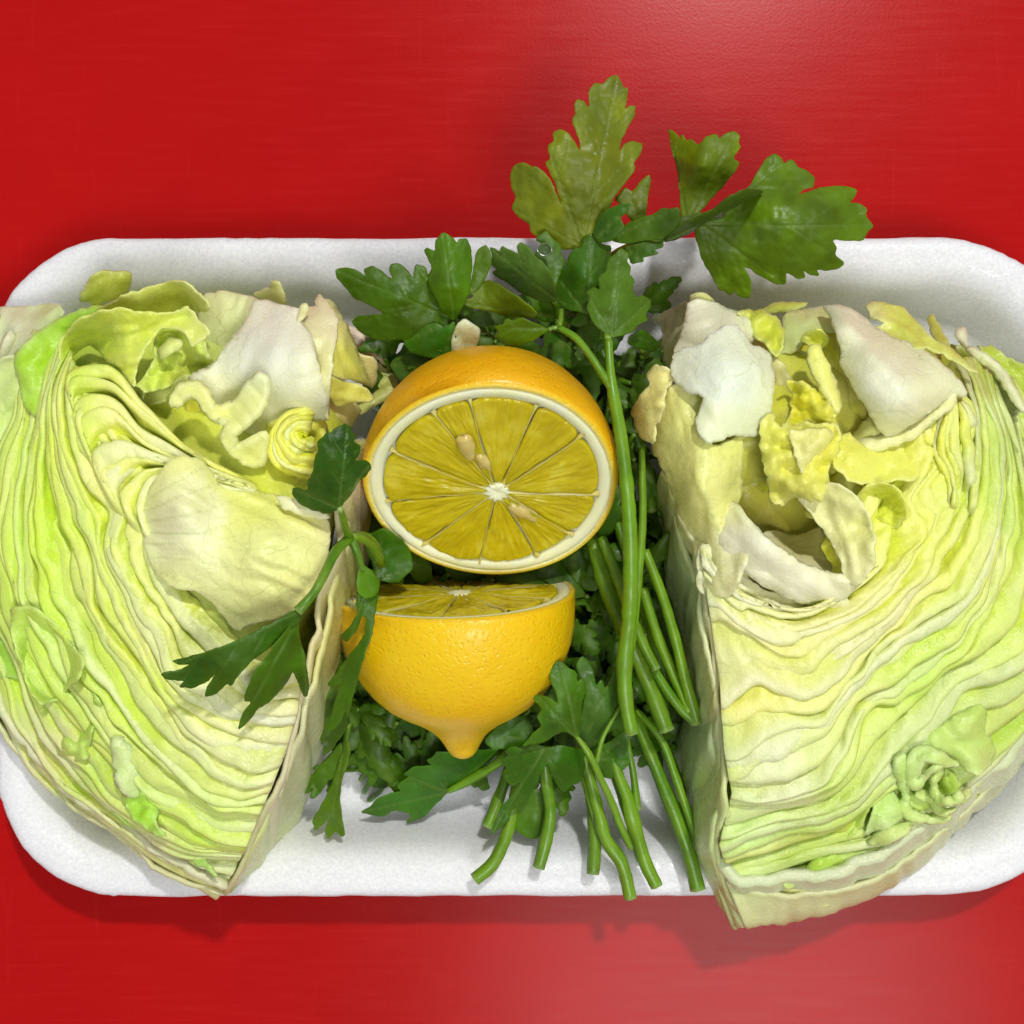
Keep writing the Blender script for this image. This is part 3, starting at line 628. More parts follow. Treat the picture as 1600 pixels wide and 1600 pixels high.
fk(B_((1430,630),(1560,710),(1600,790),(1570,880),(1440,970),(1300,1040),(1150,1010),(1130,950),(1400,930),(1440,800)), [(590,570,27),(530,640,34)], (188,200,110), .7, bump=1.5)
fk(B_((490,100),(560,60),(610,60),(640,-5),(690,20),(740,170),(690,180),(600,150),(500,135)), [(400,462,32),(435,445,38)], (200,205,90), .7, bump=1.5, th=.6)
# crinkled heart at the ridge
fk(B_((540,1150),(700,1060),(860,960),(940,990),(1010,1060),(1050,1150),(1040,1300),(990,1450),(900,1600),(700,1640),(560,1560),(480,1420),(520,1250)), [(440,660,52),(500,680,52),(450,740,51)], (228,222,90), .6, bump=3, bfreq=.05)
strata(LW, [B_((905,1195),(850,1180),(835,1200),(850,1225),(960,1240)), B_((935,1080),(790,1090),(700,1200),(760,1330),(965,1370)), B_((960,970),(740,1010),(590,1200),(640,1420),(930,1560))], [58, 59, 57], 8, LC, seed=21, amp=.2, drop=3.5, rl=50, th=(.5, .8), sink=(2, 3), lipjit=.8, warpa=.02)
# big smooth blade
fk([(222,815),(230,778),(248,748),(267,721),(287,713),(310,719),(329,740),(345,764),(372,768),(407,771),(430,775),(465,793),(508,812),(514,830),(510,885),(496,925),(470,950),(430,965),(395,972),(370,985),(350,960),(330,935),(310,922),(270,918),(245,895),(230,860)],
   [(228,820,57),(250,750,60),(290,716,60),(290,800,65),(260,900,59),(310,918,60),(335,830,61),(380,790,59),(345,766,58),(430,776,56),(420,850,64),(505,815,58),(508,870,60),(470,930,60),(400,970,57),(360,960,58),(350,900,61),(460,870,63)], (236,238,190), .35, bump=1.0, bfreq=.018, edge=-2, th=.9, step=4, crease=.7, veinf=lveins((228, 850), (515, 860), 9))
0 and fk([(165,700),(185,672),(215,690),(232,720),(240,760),(228,800),(205,790),(180,760)], [(200,740,60)], (228,230,165), .5, bump=3, bfreq=.06)
fk([(430,775),(455,778),(500,792),(516,812),(480,808),(445,795)], [(470,795,62)], (228,228,200), .7, bump=.6)
# green curls low on the left
fk(F_((90,-60),(300,-60),(500,120),(690,370),(700,430),(640,560),(600,580),(540,640),(480,700),(400,745),(330,740),(260,640),(200,500),(140,300),(90,150)), [(p[0], p[1], p[2]-1.0) for p in [(20,960,42),(60,960,46),(125,1030,50),(50,1035,37),(80,1080,38),(70,1098,44),(30,1040,44),(110,1065,47)]], (190,228,105), .5, bump=1.5, edge=1.5)
fk(F_((470,760),(540,690),(640,600),(750,640),(830,700),(830,800),(780,920),(760,1000),(740,1200),(600,1230),(450,1160),(340,1060),(300,960),(400,1010),(480,960),(490,890),(460,820)), [(p[0], p[1], p[2]-1.5) for p in [(100,1100,43),(150,1080,46),(120,1170,41),(70,1150,38)]], (165,215,70), .6, bump=3.5, bfreq=.055, edge=1.5)
fk(F_((-100,-20),(40,40),(100,200),(180,480),(160,540),(80,510),(20,520),(-60,500)), [(p[0], p[1], p[2]-1.5) for p in [(0,1000,33)]], (135,200,30), .7, bump=2, edge=2)
fk(F_((530,1200),(690,1270),(820,1240),(960,1140),(1000,1300),(1020,1440),(920,1470),(760,1410),(620,1340)), [(p[0], p[1], p[2]-1.5) for p in [(110,1190,36),(170,1190,43),(180,1230,38)]], (125,200,20), .7, bump=2, bfreq=.05, th=.7)
fk(F_((960,1050),(1060,1090),(1150,1200),(1250,1330),(1220,1440),(1160,1490),(1080,1490),(1010,1430),(985,1300),(970,1170)), [(p[0], p[1], p[2]-1.5) for p in [(190,1170,48),(210,1230,44)]], (208,226,165), .7, bump=.8, th=2.4)
fk([(190,1245),(215,1235),(245,1240),(250,1255),(240,1285),(262,1310),(235,1300),(205,1275)], [(220,1260,42)], (150,215,50), .7, bump=2.5, bfreq=.06, edge=1.5)
0 and fk([(240,1215),(262,1222),(300,1240),(300,1280),(285,1290),(270,1320),(250,1290)], [(270,1250,46),(255,1300,42)], (205,228,160), .6, bump=1.5, edge=1)
fk([(150,1250),(200,1290),(260,1320),(310,1350),(345,1372),(330,1352),(300,1330),(250,1290),(200,1250),(160,1225)], [(200,1270,37),(330,1360,38)], (120,195,20), .7, bump=1)
fk([(60,1080),(75,1140),(120,1180),(165,1225),(150,1240),(100,1200),(60,1150),(40,1100)], [(100,1160,33)], (170,190,60), .6, bump=1)
# outer leaves and side face
loft('outer_leaf', LW, [[(345,1393,30),(250,1352,29),(160,1292,28),(60,1208,27),(-30,1080,26),(-80,940,26),(-90,800,27),(-60,620,29),(0,490,30)],
      [(350,1376,20),(265,1345,17),(180,1290,15),(85,1210,14),(0,1090,13),(-40,940,13),(-40,800,13),(-20,650,14),(30,530,18)],
      [(352,1330,8),(280,1310,7),(200,1270,6.5),(120,1190,6.5),(60,1080,6.5),(20,940,6.5),(20,800,6.5),(40,680,6.5),(80,590,8)]], 1.2, LC, nu=90, seed=4, bumpy=1.6, tint=(206,204,160))
loft('outer_leaf', LW, [[(350,1386,33),(262,1340,33),(175,1284,32),(80,1200,31),(-10,1080,30),(-50,940,30),(-55,800,31),(-30,650,33),(10,520,34)],
      [(350,1370,25),(270,1330,24),(190,1275,22),(100,1195,21),(20,1085,20),(-20,940,20),(-20,800,20),(0,660,22),(40,540,24)]], 2.0, LC, nu=90, seed=5, bumpy=1.4, tint=(222,220,190), k=.7)
sd = [[(532,700,54),(530,760,56),(522,850,58),(508,930,57),(485,1040,56),(466,1120,54),(442,1195,50),(408,1270,44),(370,1355,36),(346,1393,30)],
      [(565,690,40),(560,760,42),(548,850,42),(530,940,41),(508,1045,40),(488,1130,38),(462,1210,35),(424,1285,30),(380,1360,24),(350,1392,22)],
      [(590,690,20),(585,770,20),(572,870,20),(550,960,19),(530,1060,18),(505,1150,17),(478,1230,16),(438,1300,14),(390,1365,12),(352,1385,12)]]
for k_, (off, bz, tn, kk) in enumerate([(0, -2.0, (224, 214, 180), .6), (7, -4, (206, 214, 160), .5), (14, -9, (190, 205, 150), .5)]):
    rows = [[(p[0]+off*(.6+.4*math.sin(i*1.7+k_*2)), p[1], max(7, p[2]+bz-2*abs(math.sin(i*2.3+k_)))) for i, p in enumerate(r_)] for r_ in sd]
    loft('leaf', LW, rows, 1.0, LC, nu=80, nv=16, seed=30+k_, bumpy=.9, tint=tn, k=kk)
# ---- right wedge
RW = empty('lettuce_wedge', W(1330, 950, 5).tolist(), 'yellow white lettuce wedge at the right end, its tip overhanging the tray edge', 'lettuce', 'iceberg lettuce wedges in the tray')
mass(RW, [(1060,580),(1100,520),(1300,510),(1450,540),(1590,610),(1650,800),(1630,1060),(1530,1200),(1390,1320),(1190,1390),(1140,1320),(1110,1200),(1095,1050),(1080,900),(1065,750)],
     [(1230,840,38),(1200,800,40),(1290,860,42),(1130,900,42),(1200,1100,46),(1400,1000,44),(1400,800,51),(1500,600,38),(1560,700,34),(1600,900,34),(1500,1180,34),(1300,1300,38),(1180,1370,28),(1100,600,46),(1300,560,46),(1150,700,51),(1250,720,53)], 6, RC, (215, 215, 95))
KR = [[(1100,890),(1150,930),(1215,952),(1290,942),(1338,900),(1348,850),(1340,800),(1330,760),(1320,720)],
      [(1108,945),(1180,975),(1260,975),(1340,930),(1400,860),(1425,790),(1425,730),(1420,690),(1410,650)],
      [(1125,1060),(1200,1065),(1270,1035),(1340,980),(1420,920),(1480,830),(1510,740),(1520,640),(1490,560)],
      [(1132,1170),(1210,1165),(1290,1130),(1350,1060),(1430,980),(1500,920),(1540,800),(1545,660),(1520,560)],
      [(1145,1240),(1230,1245),(1300,1220),(1370,1140),(1430,1050),(1510,990),(1575,900),(1580,700),(1545,580)],
      [(1125,1320),(1220,1290),(1290,1280),(1370,1240),(1440,1170),(1510,1100),(1600,1020),(1620,780),(1580,590)],
      [(1145,1380),(1230,1350),(1320,1330),(1400,1300),(1490,1240),(1580,1160),(1650,1060),(1670,800),(1620,600)],
      [(1165,1440),(1260,1425),(1350,1385),(1440,1320),(1530,1240),(1610,1150),(1690,1050),(1710,800),(1650,600)]]
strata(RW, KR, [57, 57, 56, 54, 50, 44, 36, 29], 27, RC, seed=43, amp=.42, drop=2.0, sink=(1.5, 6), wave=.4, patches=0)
gk = lambda o, z, tint=None, k=.6, th=.45, name='leaf', **kw: flake(name, o, z, th, ML3, RW, lf(RC, tint, k), **dflt(kw))
gk(C_((180,270),(330,230),(480,140),(500,300),(450,440),(400,580),(350,690),(290,640),(250,480),(290,400)), [(1030,500,25),(1075,480,40),(1050,560,36)], (196,206,140), .7, bump=2)
gk(C_((480,160),(520,90),(640,95),(700,175),(600,175)), [(1095,465,44)], (190,196,70), .7, bump=2)
gk(C_((380,580),(430,430),(470,310),(490,160),(600,155),(720,200),(860,270),(960,330),(960,480),(760,440),(640,480),(560,540),(480,600)), [(1080,475,47),(1060,540,48),(1150,500,47),(1110,530,53)], (233,232,205), .7, bump=.8, th=1.6)
gk(C_((870,240),(950,240),(1040,210),(1130,260),(1200,290),(1220,370),(1210,470),(1190,570),(1130,580),(1090,500),(1000,440),(940,340)), [(1160,490,44),(1220,500,45),(1210,555,50)], (205,212,70), .7, bump=2.5, bfreq=.06, edge=2, jag=4)
gk(C_((1060,215),(1150,170),(1400,165),(1390,200),(1200,245),(1100,240)), [(1200,480,37),(1255,478,40)], (186,196,80), .7, bump=1)
gk(C_((1230,260),(1400,220),(1560,200),(1640,320),(1620,400),(1450,380),(1380,480),(1280,560),(1200,560),(1225,350)), [(1230,500,43),(1300,490,46),(1230,545,48)], (205,218,160), .7, bump=1.5)
gk(C_((1190,560),(1290,500),(1380,560),(1430,680),(1500,800),(1480,860),(1350,820),(1250,760)), [(1230,560,47),(1270,600,47)], (218,218,170), .7, bump=1.5)
gk(C_((1350,470),(1400,380),(1500,370),(1570,440),(1520,530),(1440,510)), [(1280,525,50)], (195,210,40), .7, bump=2.5, bfreq=.07, edge=1.5)
gk(C_((1500,380),(1640,370),(1680,600),(1760,800),(1860,950),(1860,1080),(1700,1080),(1600,960),(1540,760),(1500,560)), [(1300,530,48),(1320,620,51),(1340,650,54)], (205,208,70), .6, bump=1.5)
gk(C_((1060,600),(1180,600),(1270,740),(1310,900),(1290,1110),(1180,1130),(1090,1090),(1080,800)), [(1190,580,48),(1235,640,50),(1220,660,47)], (216,202,155), .6, bump=1.5)
gk(C_((1420,520),(1490,495),(1540,620),(1600,760),(1660,950),(1640,1020),(1560,900),(1480,760),(1425,640)), [(1270,545,57),(1300,620,60)], (226,226,130), .6, bump=.8, th=1.3)
gk(C_((1240,770),(1400,780),(1500,860),(1580,950),(1640,1000),(1600,1110),(1500,1090),(1400,1100),(1300,1120),(1230,1140),(1290,1000),(1290,880)), [(1240,600,56),(1300,640,58),(1250,660,57)], (222,216,40), .7, bump=3, bfreq=.06, edge=1.5, jag=6)
# yellow veined blade on the left
gk([(1020,700),(1022,665),(1036,640),(1042,612),(1055,600),(1075,606),(1095,610),(1102,612),(1100,640),(1100,680),(1115,700),(1140,690),(1160,675),(1160,700),(1156,730),(1158,762),(1150,790),(1155,840),(1170,880),(1140,930),(1105,930),(1085,860),(1060,790),(1040,735)],
   [(1020,700,47),(1045,620,52),(1050,780,49),(1090,860,51),(1100,640,57),(1110,720,61),(1155,690,57),(1155,770,56),(1130,880,58),(1085,780,58),(1100,925,54)], (226,226,150), .5, bump=1.2, th=.8, step=4, crease=.6, veinf=lveins((1120, 920), (1090, 620), 8))
gk(C_((30,1015),(100,900),(190,800),(155,740),(215,645),(260,670),(350,690),(340,790),(290,880),(280,1000),(230,1100),(205,1275),(140,1240),(80,1160)), [(990,640,43),(1025,575,50),(1045,590,52),(1020,690,48),(1015,640,52)], (226,216,140), .6, bump=2.2, bfreq=.05, edge=1)
# white rib
gk(C_((355,690),(365,570),(500,515),(600,480),(660,410),(760,365),(850,345),(900,420),(960,500),(1060,540),(1110,580),(1130,800),(1120,1000),(1090,1080),(1030,1180),(960,1205),(880,1190),(830,1180),(700,1230),(640,1265),(570,1200),(550,1110),(580,1000),(610,880),(480,850),(400,800),(355,760)),
   [(1052,580,54),(1100,540,57),(1150,512,55),(1200,555,54),(1130,610,61.5),(1200,640,57),(1180,680,56),(1110,690,61.3),(1095,660,60),(1060,600,56),(1160,580,60.5)], (230,242,222), .7, bump=.7, th=1.0, jag=3.0, crease=.4, edge=-.6)
gk(C_((1035,1190),(1070,1080),(1110,1010),(1160,1060),(1180,1120),(1300,1120),(1500,1100),(1620,1110),(1680,1200),(1640,1350),(1560,1500),(1560,1640),(1480,1720),(1350,1680),(1200,1760),(1150,1720),(1110,1600),(1070,1450),(1050,1300)), [(1190,670,56),(1230,700,60),(1300,680,58),(1200,770,54),(1260,780,59),(1300,740,59),(1215,790,53)], (228,226,110), .5, bump=3.2, bfreq=.045, edge=1.2, jag=5)
gk(C_((1260,1180),(1400,1150),(1560,1150),(1620,1200),(1540,1320),(1440,1420),(1360,1520),(1330,1380)), [(1270,700,63)], (230,226,160), .6, bump=1.8)
# hollow: wall, floor, rim
gk([(1140,690),(1180,680),(1200,700),(1205,760),(1225,800),(1300,830),(1350,880),(1345,930),(1280,935),(1200,915),(1150,860),(1130,780)], [(1160,700,48),(1200,720,46),(1160,780,46),(1230,830,41),(1290,860,44),(1340,900,50),(1200,900,40),(1250,920,46)], (215,205,90), .6, bump=1.0)
strata(RW, [[(1160,772),(1180,768),(1200,772)], [(1155,735),(1178,728),(1198,735)], [(1150,690),(1175,682),(1195,692)]], [45, 48, 52], 6, RC, seed=50, amp=.1, drop=3, rl=30, nv=6, th=(.6, .9), sink=(0, 0), lipjit=.2)
gk(Q3((550,1050),(640,1068),(700,1080),(770,1040),(830,1090),(880,1180),(880,1270),(800,1290),(700,1310),(620,1290),(560,1180)), [(1195,835,48),(1250,838,45),(1280,825,50),(1320,900,55),(1250,910,55),(1230,870,50)], (226,218,170), .6, bump=1.0)
gk([(1112,775),(1130,782),(1150,792),(1172,822),(1190,838),(1215,858),(1250,885),(1300,902),(1330,905),(1330,925),(1300,938),(1255,938),(1205,918),(1160,885),(1125,845),(1110,805)], [(1120,785,56),(1180,850,62),(1250,900,60),(1320,915,58),(1150,870,58)], (238,238,208), .6, bump=.9, th=1.6)
gk(Q3((680,925),(740,900),(800,860),(880,880),(960,960),(1000,1080),(990,1200),(930,1280),(880,1270),(860,1170),(820,1090),(760,1010)), [(1250,780,59),(1300,770,61),(1350,850,62),(1335,900,60),(1300,850,58)], (230,229,180), .6, bump=1.8, bfreq=.04, edge=.8)
gk([(1090,850),(1120,850),(1150,895),(1200,925),(1255,942),(1320,930),(1330,945),(1260,975),(1180,965),(1120,950),(1090,920)], [(1110,880,55),(1200,945,55),(1300,945,56)], (228,226,180), .5, bump=.8)
# pale triangle and the layers right of it
gk(D_((370,1130),(450,1110),(600,1090),(760,1030),(900,940),(1060,820),(1130,780),(1100,870),(950,960),(830,1090),(700,1130),(600,1160),(480,1180),(400,1165)), [(1330,695,57),(1400,670,59),(1490,620,61)], (230,229,190), .6, bump=.6, th=1.3)
gk(D_((360,1040),(260,1150),(280,1290),(400,1390),(550,1410),(700,1380),(860,1380),(880,1260),(850,1160),(800,1080),(700,1090),(500,1150)), [(1310,700,59),(1350,740,61),(1430,740,58),(1400,690,56)], (228,228,120), .5, bump=1.6, edge=.5)
gk(D_((520,950),(580,900),(640,1060),(740,1040),(620,1110),(460,1120),(400,1090)), [(1340,680,57),(1380,670,58)], (214,220,150), .6, bump=1)
gk(D_((215,180),(330,175),(450,230),(560,330),(700,400),(850,450),(1000,560),(1120,660),(1210,790),(1120,790),(1000,850),(850,960),(750,1030),(650,1065),(590,1020),(540,920),(470,800),(400,680),(330,570),(340,480),(300,350),(270,240)),
   [(1290,482,49),(1340,500,53),(1430,540,56),(1500,600,60),(1508,615,60),(1440,650,63),(1408,632,66),(1390,675,60),(1340,590,62),(1320,560,59),(1360,560,63),(1320,510,57)], (232,234,206), .75, bump=.6, th=.9, step=5, crease=.4)
gk(D_((500,170),(560,145),(700,160),(790,210),(880,300),(960,390),(1080,450),(1160,530),(1280,650),(1200,610),(1080,530),(960,470),(820,470),(700,440),(600,390),(540,330),(630,290),(600,270),(540,250)), [(1360,480,45),(1420,490,48),(1380,515,52),(1450,535,55),(1520,580,56)], (212,216,110), .6, bump=1.6, edge=1)
gk(D_((780,430),(960,440),(1080,510),(1200,610),(1300,740),(1340,900),(1300,1150),(1240,950),(1200,780),(1080,640),(900,540)), [(1430,540,42),(1500,590,38),(1525,680,46)], (160,160,30), .6, bump=1)
gk(D_((1070,430),(1200,470),(1310,530),(1430,630),(1400,720),(1340,760),(1280,650),(1180,550)), [(1500,550,36),(1550,590,34)], (140,150,35), .6, bump=1)
gk(D_((1350,740),(1380,650),(1430,620),(1500,730),(1580,850),(1550,930),(1440,950),(1400,880)), [(1550,590,42),(1590,640,46),(1565,650,40)], (200,220,165), .7, bump=1.5, edge=1.5)
gk(D_((1200,470),(1260,480),(1340,520),(1440,590),(1500,700),(1580,830),(1600,900),(1560,880),(1500,760),(1440,680),(1380,600),(1290,540)), [(1520,550,46),(1595,640,50)], (224,222,190), .7, bump=.8, th=1.2)
gk(D_((1260,450),(1370,450),(1500,540),(1600,570),(1700,640),(1720,900),(1600,860),(1520,700),(1430,590)), [(1550,550,34),(1620,620,36)], (170,195,50), .7, bump=1.5, edge=1)
gk(D_((930,270),(965,225),(1000,290),(1090,450),(1060,450),(960,370)), [(1455,500,38),(1480,540,44)], (180,180,60), .8, bump=.5)
gk(D_((1110,350),(1190,305),(1200,430),(1230,480),(1150,440)), [(1505,520,42)], (220,212,190), .8, bump=.8)
gk(D_((1480,950),(1600,900),(1700,900),(1700,1500),(1560,1560),(1500,1400),(1540,1200)), [(1590,700,43),(1600,780,44)], (170,205,50), .6, bump=2, edge=1)
# folded heap under the triangle
strata(RW, [D_((1090,800),(1010,900),(930,1060),(920,1200),(990,1290),(1050,1380),(1060,1600)), D_((1110,810),(1080,920),(1050,1060),(1060,1200),(1110,1300),(1120,1400),(1130,1620)), D_((1140,800),(1200,860),(1250,960),(1260,1100),(1260,1300),(1250,1450),(1230,1640))], [55, 58, 57], 7, RC, seed=61, amp=.25, drop=5, rl=60, sink=(3, 5), wave=.15, warpa=.02)
gk(D_((800,1080),(950,930),(1020,900),(960,1000),(910,1120),(920,1260),(960,1320),(980,1600),(900,1620),(880,1300)), [(1430,700,44),(1450,780,44)], (215,200,20), .7, bump=1)
gk(D_((430,1520),(500,1420),(620,1390),(720,1420),(780,1520),(790,1640),(700,1720),(520,1700)), [(1340,790,58),(1380,760,59),(1410,790,58),(1375,785,52),(1390,830,56)], (212,222,60), .6, bump=2.2, bfreq=.06, edge=.8)
# curls in the lower right
ek = lambda o, z, tint=None, k=.6, **kw: gk(o, [(p[0], p[1], p[2]-4.4) for p in z], tint, k*.6, **{**kw, 'edge': -3.5, 'crease': 1.6})
ek(E_((560,760),(640,640),(720,720),(800,850),(720,920),(570,970),(500,1000),(540,860)), [(1380,1240,46),(1410,1270,45)], (190,226,150), .7, bump=1.5, edge=1)
0 and ek(E_((-20,890),(60,900),(150,980),(180,1060),(160,1180),(60,1300),(-60,1330),(-80,1000)), [(1240,1290,50),(1270,1330,45)], (200,230,160), .7, bump=1.5)
ek(E_((150,1160),(400,1090),(560,1060),(660,1080),(520,1160),(300,1240),(100,1310),(-60,1380),(-80,1320),(60,1280)), [(1280,1340,41),(1380,1320,42)], (150,205,40), .7, bump=1)
ek(E_((510,1050),(600,980),(700,940),(810,930),(770,990),(640,1060)), [(1380,1310,46)], (175,205,70), .7, bump=.8, th=1.4)
ek(E_((160,1000),(330,1060),(460,1020),(540,880),(570,830),(580,920),(530,1040),(400,1110),(180,1140)), [(1280,1310,40),(1360,1280,42)], (130,200,20), .7, bump=1.5)
ek(E_((280,910),(400,900),(500,760),(540,740),(500,860),(450,990),(330,1030),(340,960)), [(1320,1290,44),(1350,1260,46)], (180,212,90), .6, bump=1.5, edge=1)
ek(E_((780,820),(820,720),(900,700),(1000,780),(1060,850),(1000,890),(880,880)), [(1430,1260,36)], (120,170,15), .7, bump=1)
ek(E_((1060,540),(1130,580),(1150,660),(1110,720),(1040,720),(990,660),(1000,590)), [(1480,1222,46)], (150,200,30), .8, bump=1.5, edge=1)
ek(E_((960,600),(1000,520),(1040,500),(1020,560),(985,640),(1010,720),(1080,745),(1150,700),(1180,740),(1100,790),(1000,770),(950,700)), [(1470,1230,49)], (205,224,150), .7, bump=.8, th=1.2)
ek(E_((1150,510),(1060,470),(950,385),(850,400),(790,480),(780,600),(830,690),(900,640),(960,550),(1040,510),(960,520),(890,590),(860,590),(870,530),(920,480),(1000,500),(1060,520)), [(1430,1190,50),(1480,1190,51)], (208,226,160), .7, bump=.8, th=1.3)
ek(E_((830,720),(900,690),(960,720),(1000,790),(1060,830),(1120,800),(1060,870),(990,840),(940,770)), [(1450,1255,47)], (200,222,130), .7, bump=.8, th=1.1)
ek(E_((700,470),(760,430),(770,560),(790,700),(800,830),(930,880),(1080,860),(1090,890),(960,910),(800,890),(730,800),(770,700),(720,600)), [(1410,1210,50),(1420,1260,47),(1480,1275,45)], (198,224,140), .6, bump=1, th=1.2)
ek(E_((900,280),(1100,180),(1290,80),(1340,140),(1320,260),(1400,380),(1380,480),(1280,600),(1200,560),(1150,500),(1060,450),(960,370),(860,370)), [(1450,1150,51),(1530,1110,49),(1550,1180,46),(1510,1200,48)], (200,226,150), .6, bump=1.5, edge=.5)
ek(E_((1310,250),(1400,120),(1500,60),(1650,20),(1660,380),(1450,430),(1400,420),(1450,360),(1420,260)), [(1550,1120,38),(1600,1160,34)], (150,190,30), .7, bump=2, edge=2, jag=4)
ek(E_((1180,700),(1230,660),(1220,740),(1160,790)), [(1508,1242,44)], (150,160,30), .7)
# thick outer rib and the pale outermost leaf
loft('outer_leaf', RW, [[(1120,1352,36),(1180,1374,36),(1240,1372,36),(1330,1352,36),(1420,1300,35),(1520,1225,34),(1600,1140,33),(1690,1000,33),(1720,800,34)],
      [(1130,1368,30),(1190,1390,30),(1245,1392,29),(1340,1374,29),(1436,1318,28),(1535,1238,27),(1610,1155,27),(1700,1010,27),(1730,800,28)]], 2.6, RC, nu=90, seed=71, bumpy=1.6, tint=(218,224,196), k=.7)
loft('outer_leaf', RW, [[(1135,1375,33),(1190,1392,33),(1260,1395,32),(1350,1375,31),(1450,1310,30),(1545,1235,29),(1620,1150,29),(1700,1010,29)],
      [(1168,1446,27),(1205,1446,26),(1280,1428,25),(1370,1390,24),(1460,1325,22),(1556,1240,21),(1625,1160,21),(1710,1020,22)],
      [(1165,1400,13),(1210,1400,12),(1270,1385,11),(1350,1340,10),(1430,1280,9),(1510,1200,8),(1570,1120,8),(1620,1000,8)]], 1.0, RC, nu=90, nv=20, seed=72, bumpy=1.2, tint=(208,206,160), k=.7)
sr = [[(1045,735,50),(1065,800,52),(1090,870,54),(1105,950,55),(1122,1060,55),(1130,1170,53),(1138,1250,50),(1122,1330,42),(1140,1395,34),(1168,1446,27)],
      [(1040,760,36),(1052,820,38),(1070,890,40),(1085,960,40),(1100,1070,40),(1100,1170,38),(1098,1250,35),(1098,1320,30),(1125,1390,25),(1160,1440,23)],
      [(1036,780,20),(1040,830,20),(1052,900,20),(1062,970,20),(1078,1070,18),(1068,1160,17),(1068,1240,15),(1080,1310,13),(1110,1370,12),(1155,1425,13)]]
for k_, (off, bz, tn, kk) in enumerate([(0, -2.0, (218, 218, 175), .5), (-7, -4, (206, 220, 175), .5), (-13, -9, (190, 215, 160), .5)]):
    rows = [[(p[0]+off*(.6+.4*math.sin(i*1.9+k_*2)), p[1], max(7, p[2]+bz-2*abs(math.sin(i*2.1+k_)))) for i, p in enumerate(r_)] for r_ in sr]
    loft('leaf', RW, rows, 1.0, RC, nu=80, nv=16, seed=80+k_, bumpy=.9, tint=tn, k=kk)
# scrap of lettuce between the parsley
sc = flake('lettuce_scrap', P2_((590,560),(592,510),(615,450),(645,425),(680,450),(712,470),(705,520),(680,570),(640,600),(600,590)), [(730,535,40),(725,510,43)], .6, ML, None, lf(RC, (205,212,180), .8), bump=1.2, bfreq=.06)
tag(sc, 'small pale white lettuce scrap caught in the parsley above the top lemon half', 'lettuce scrap')

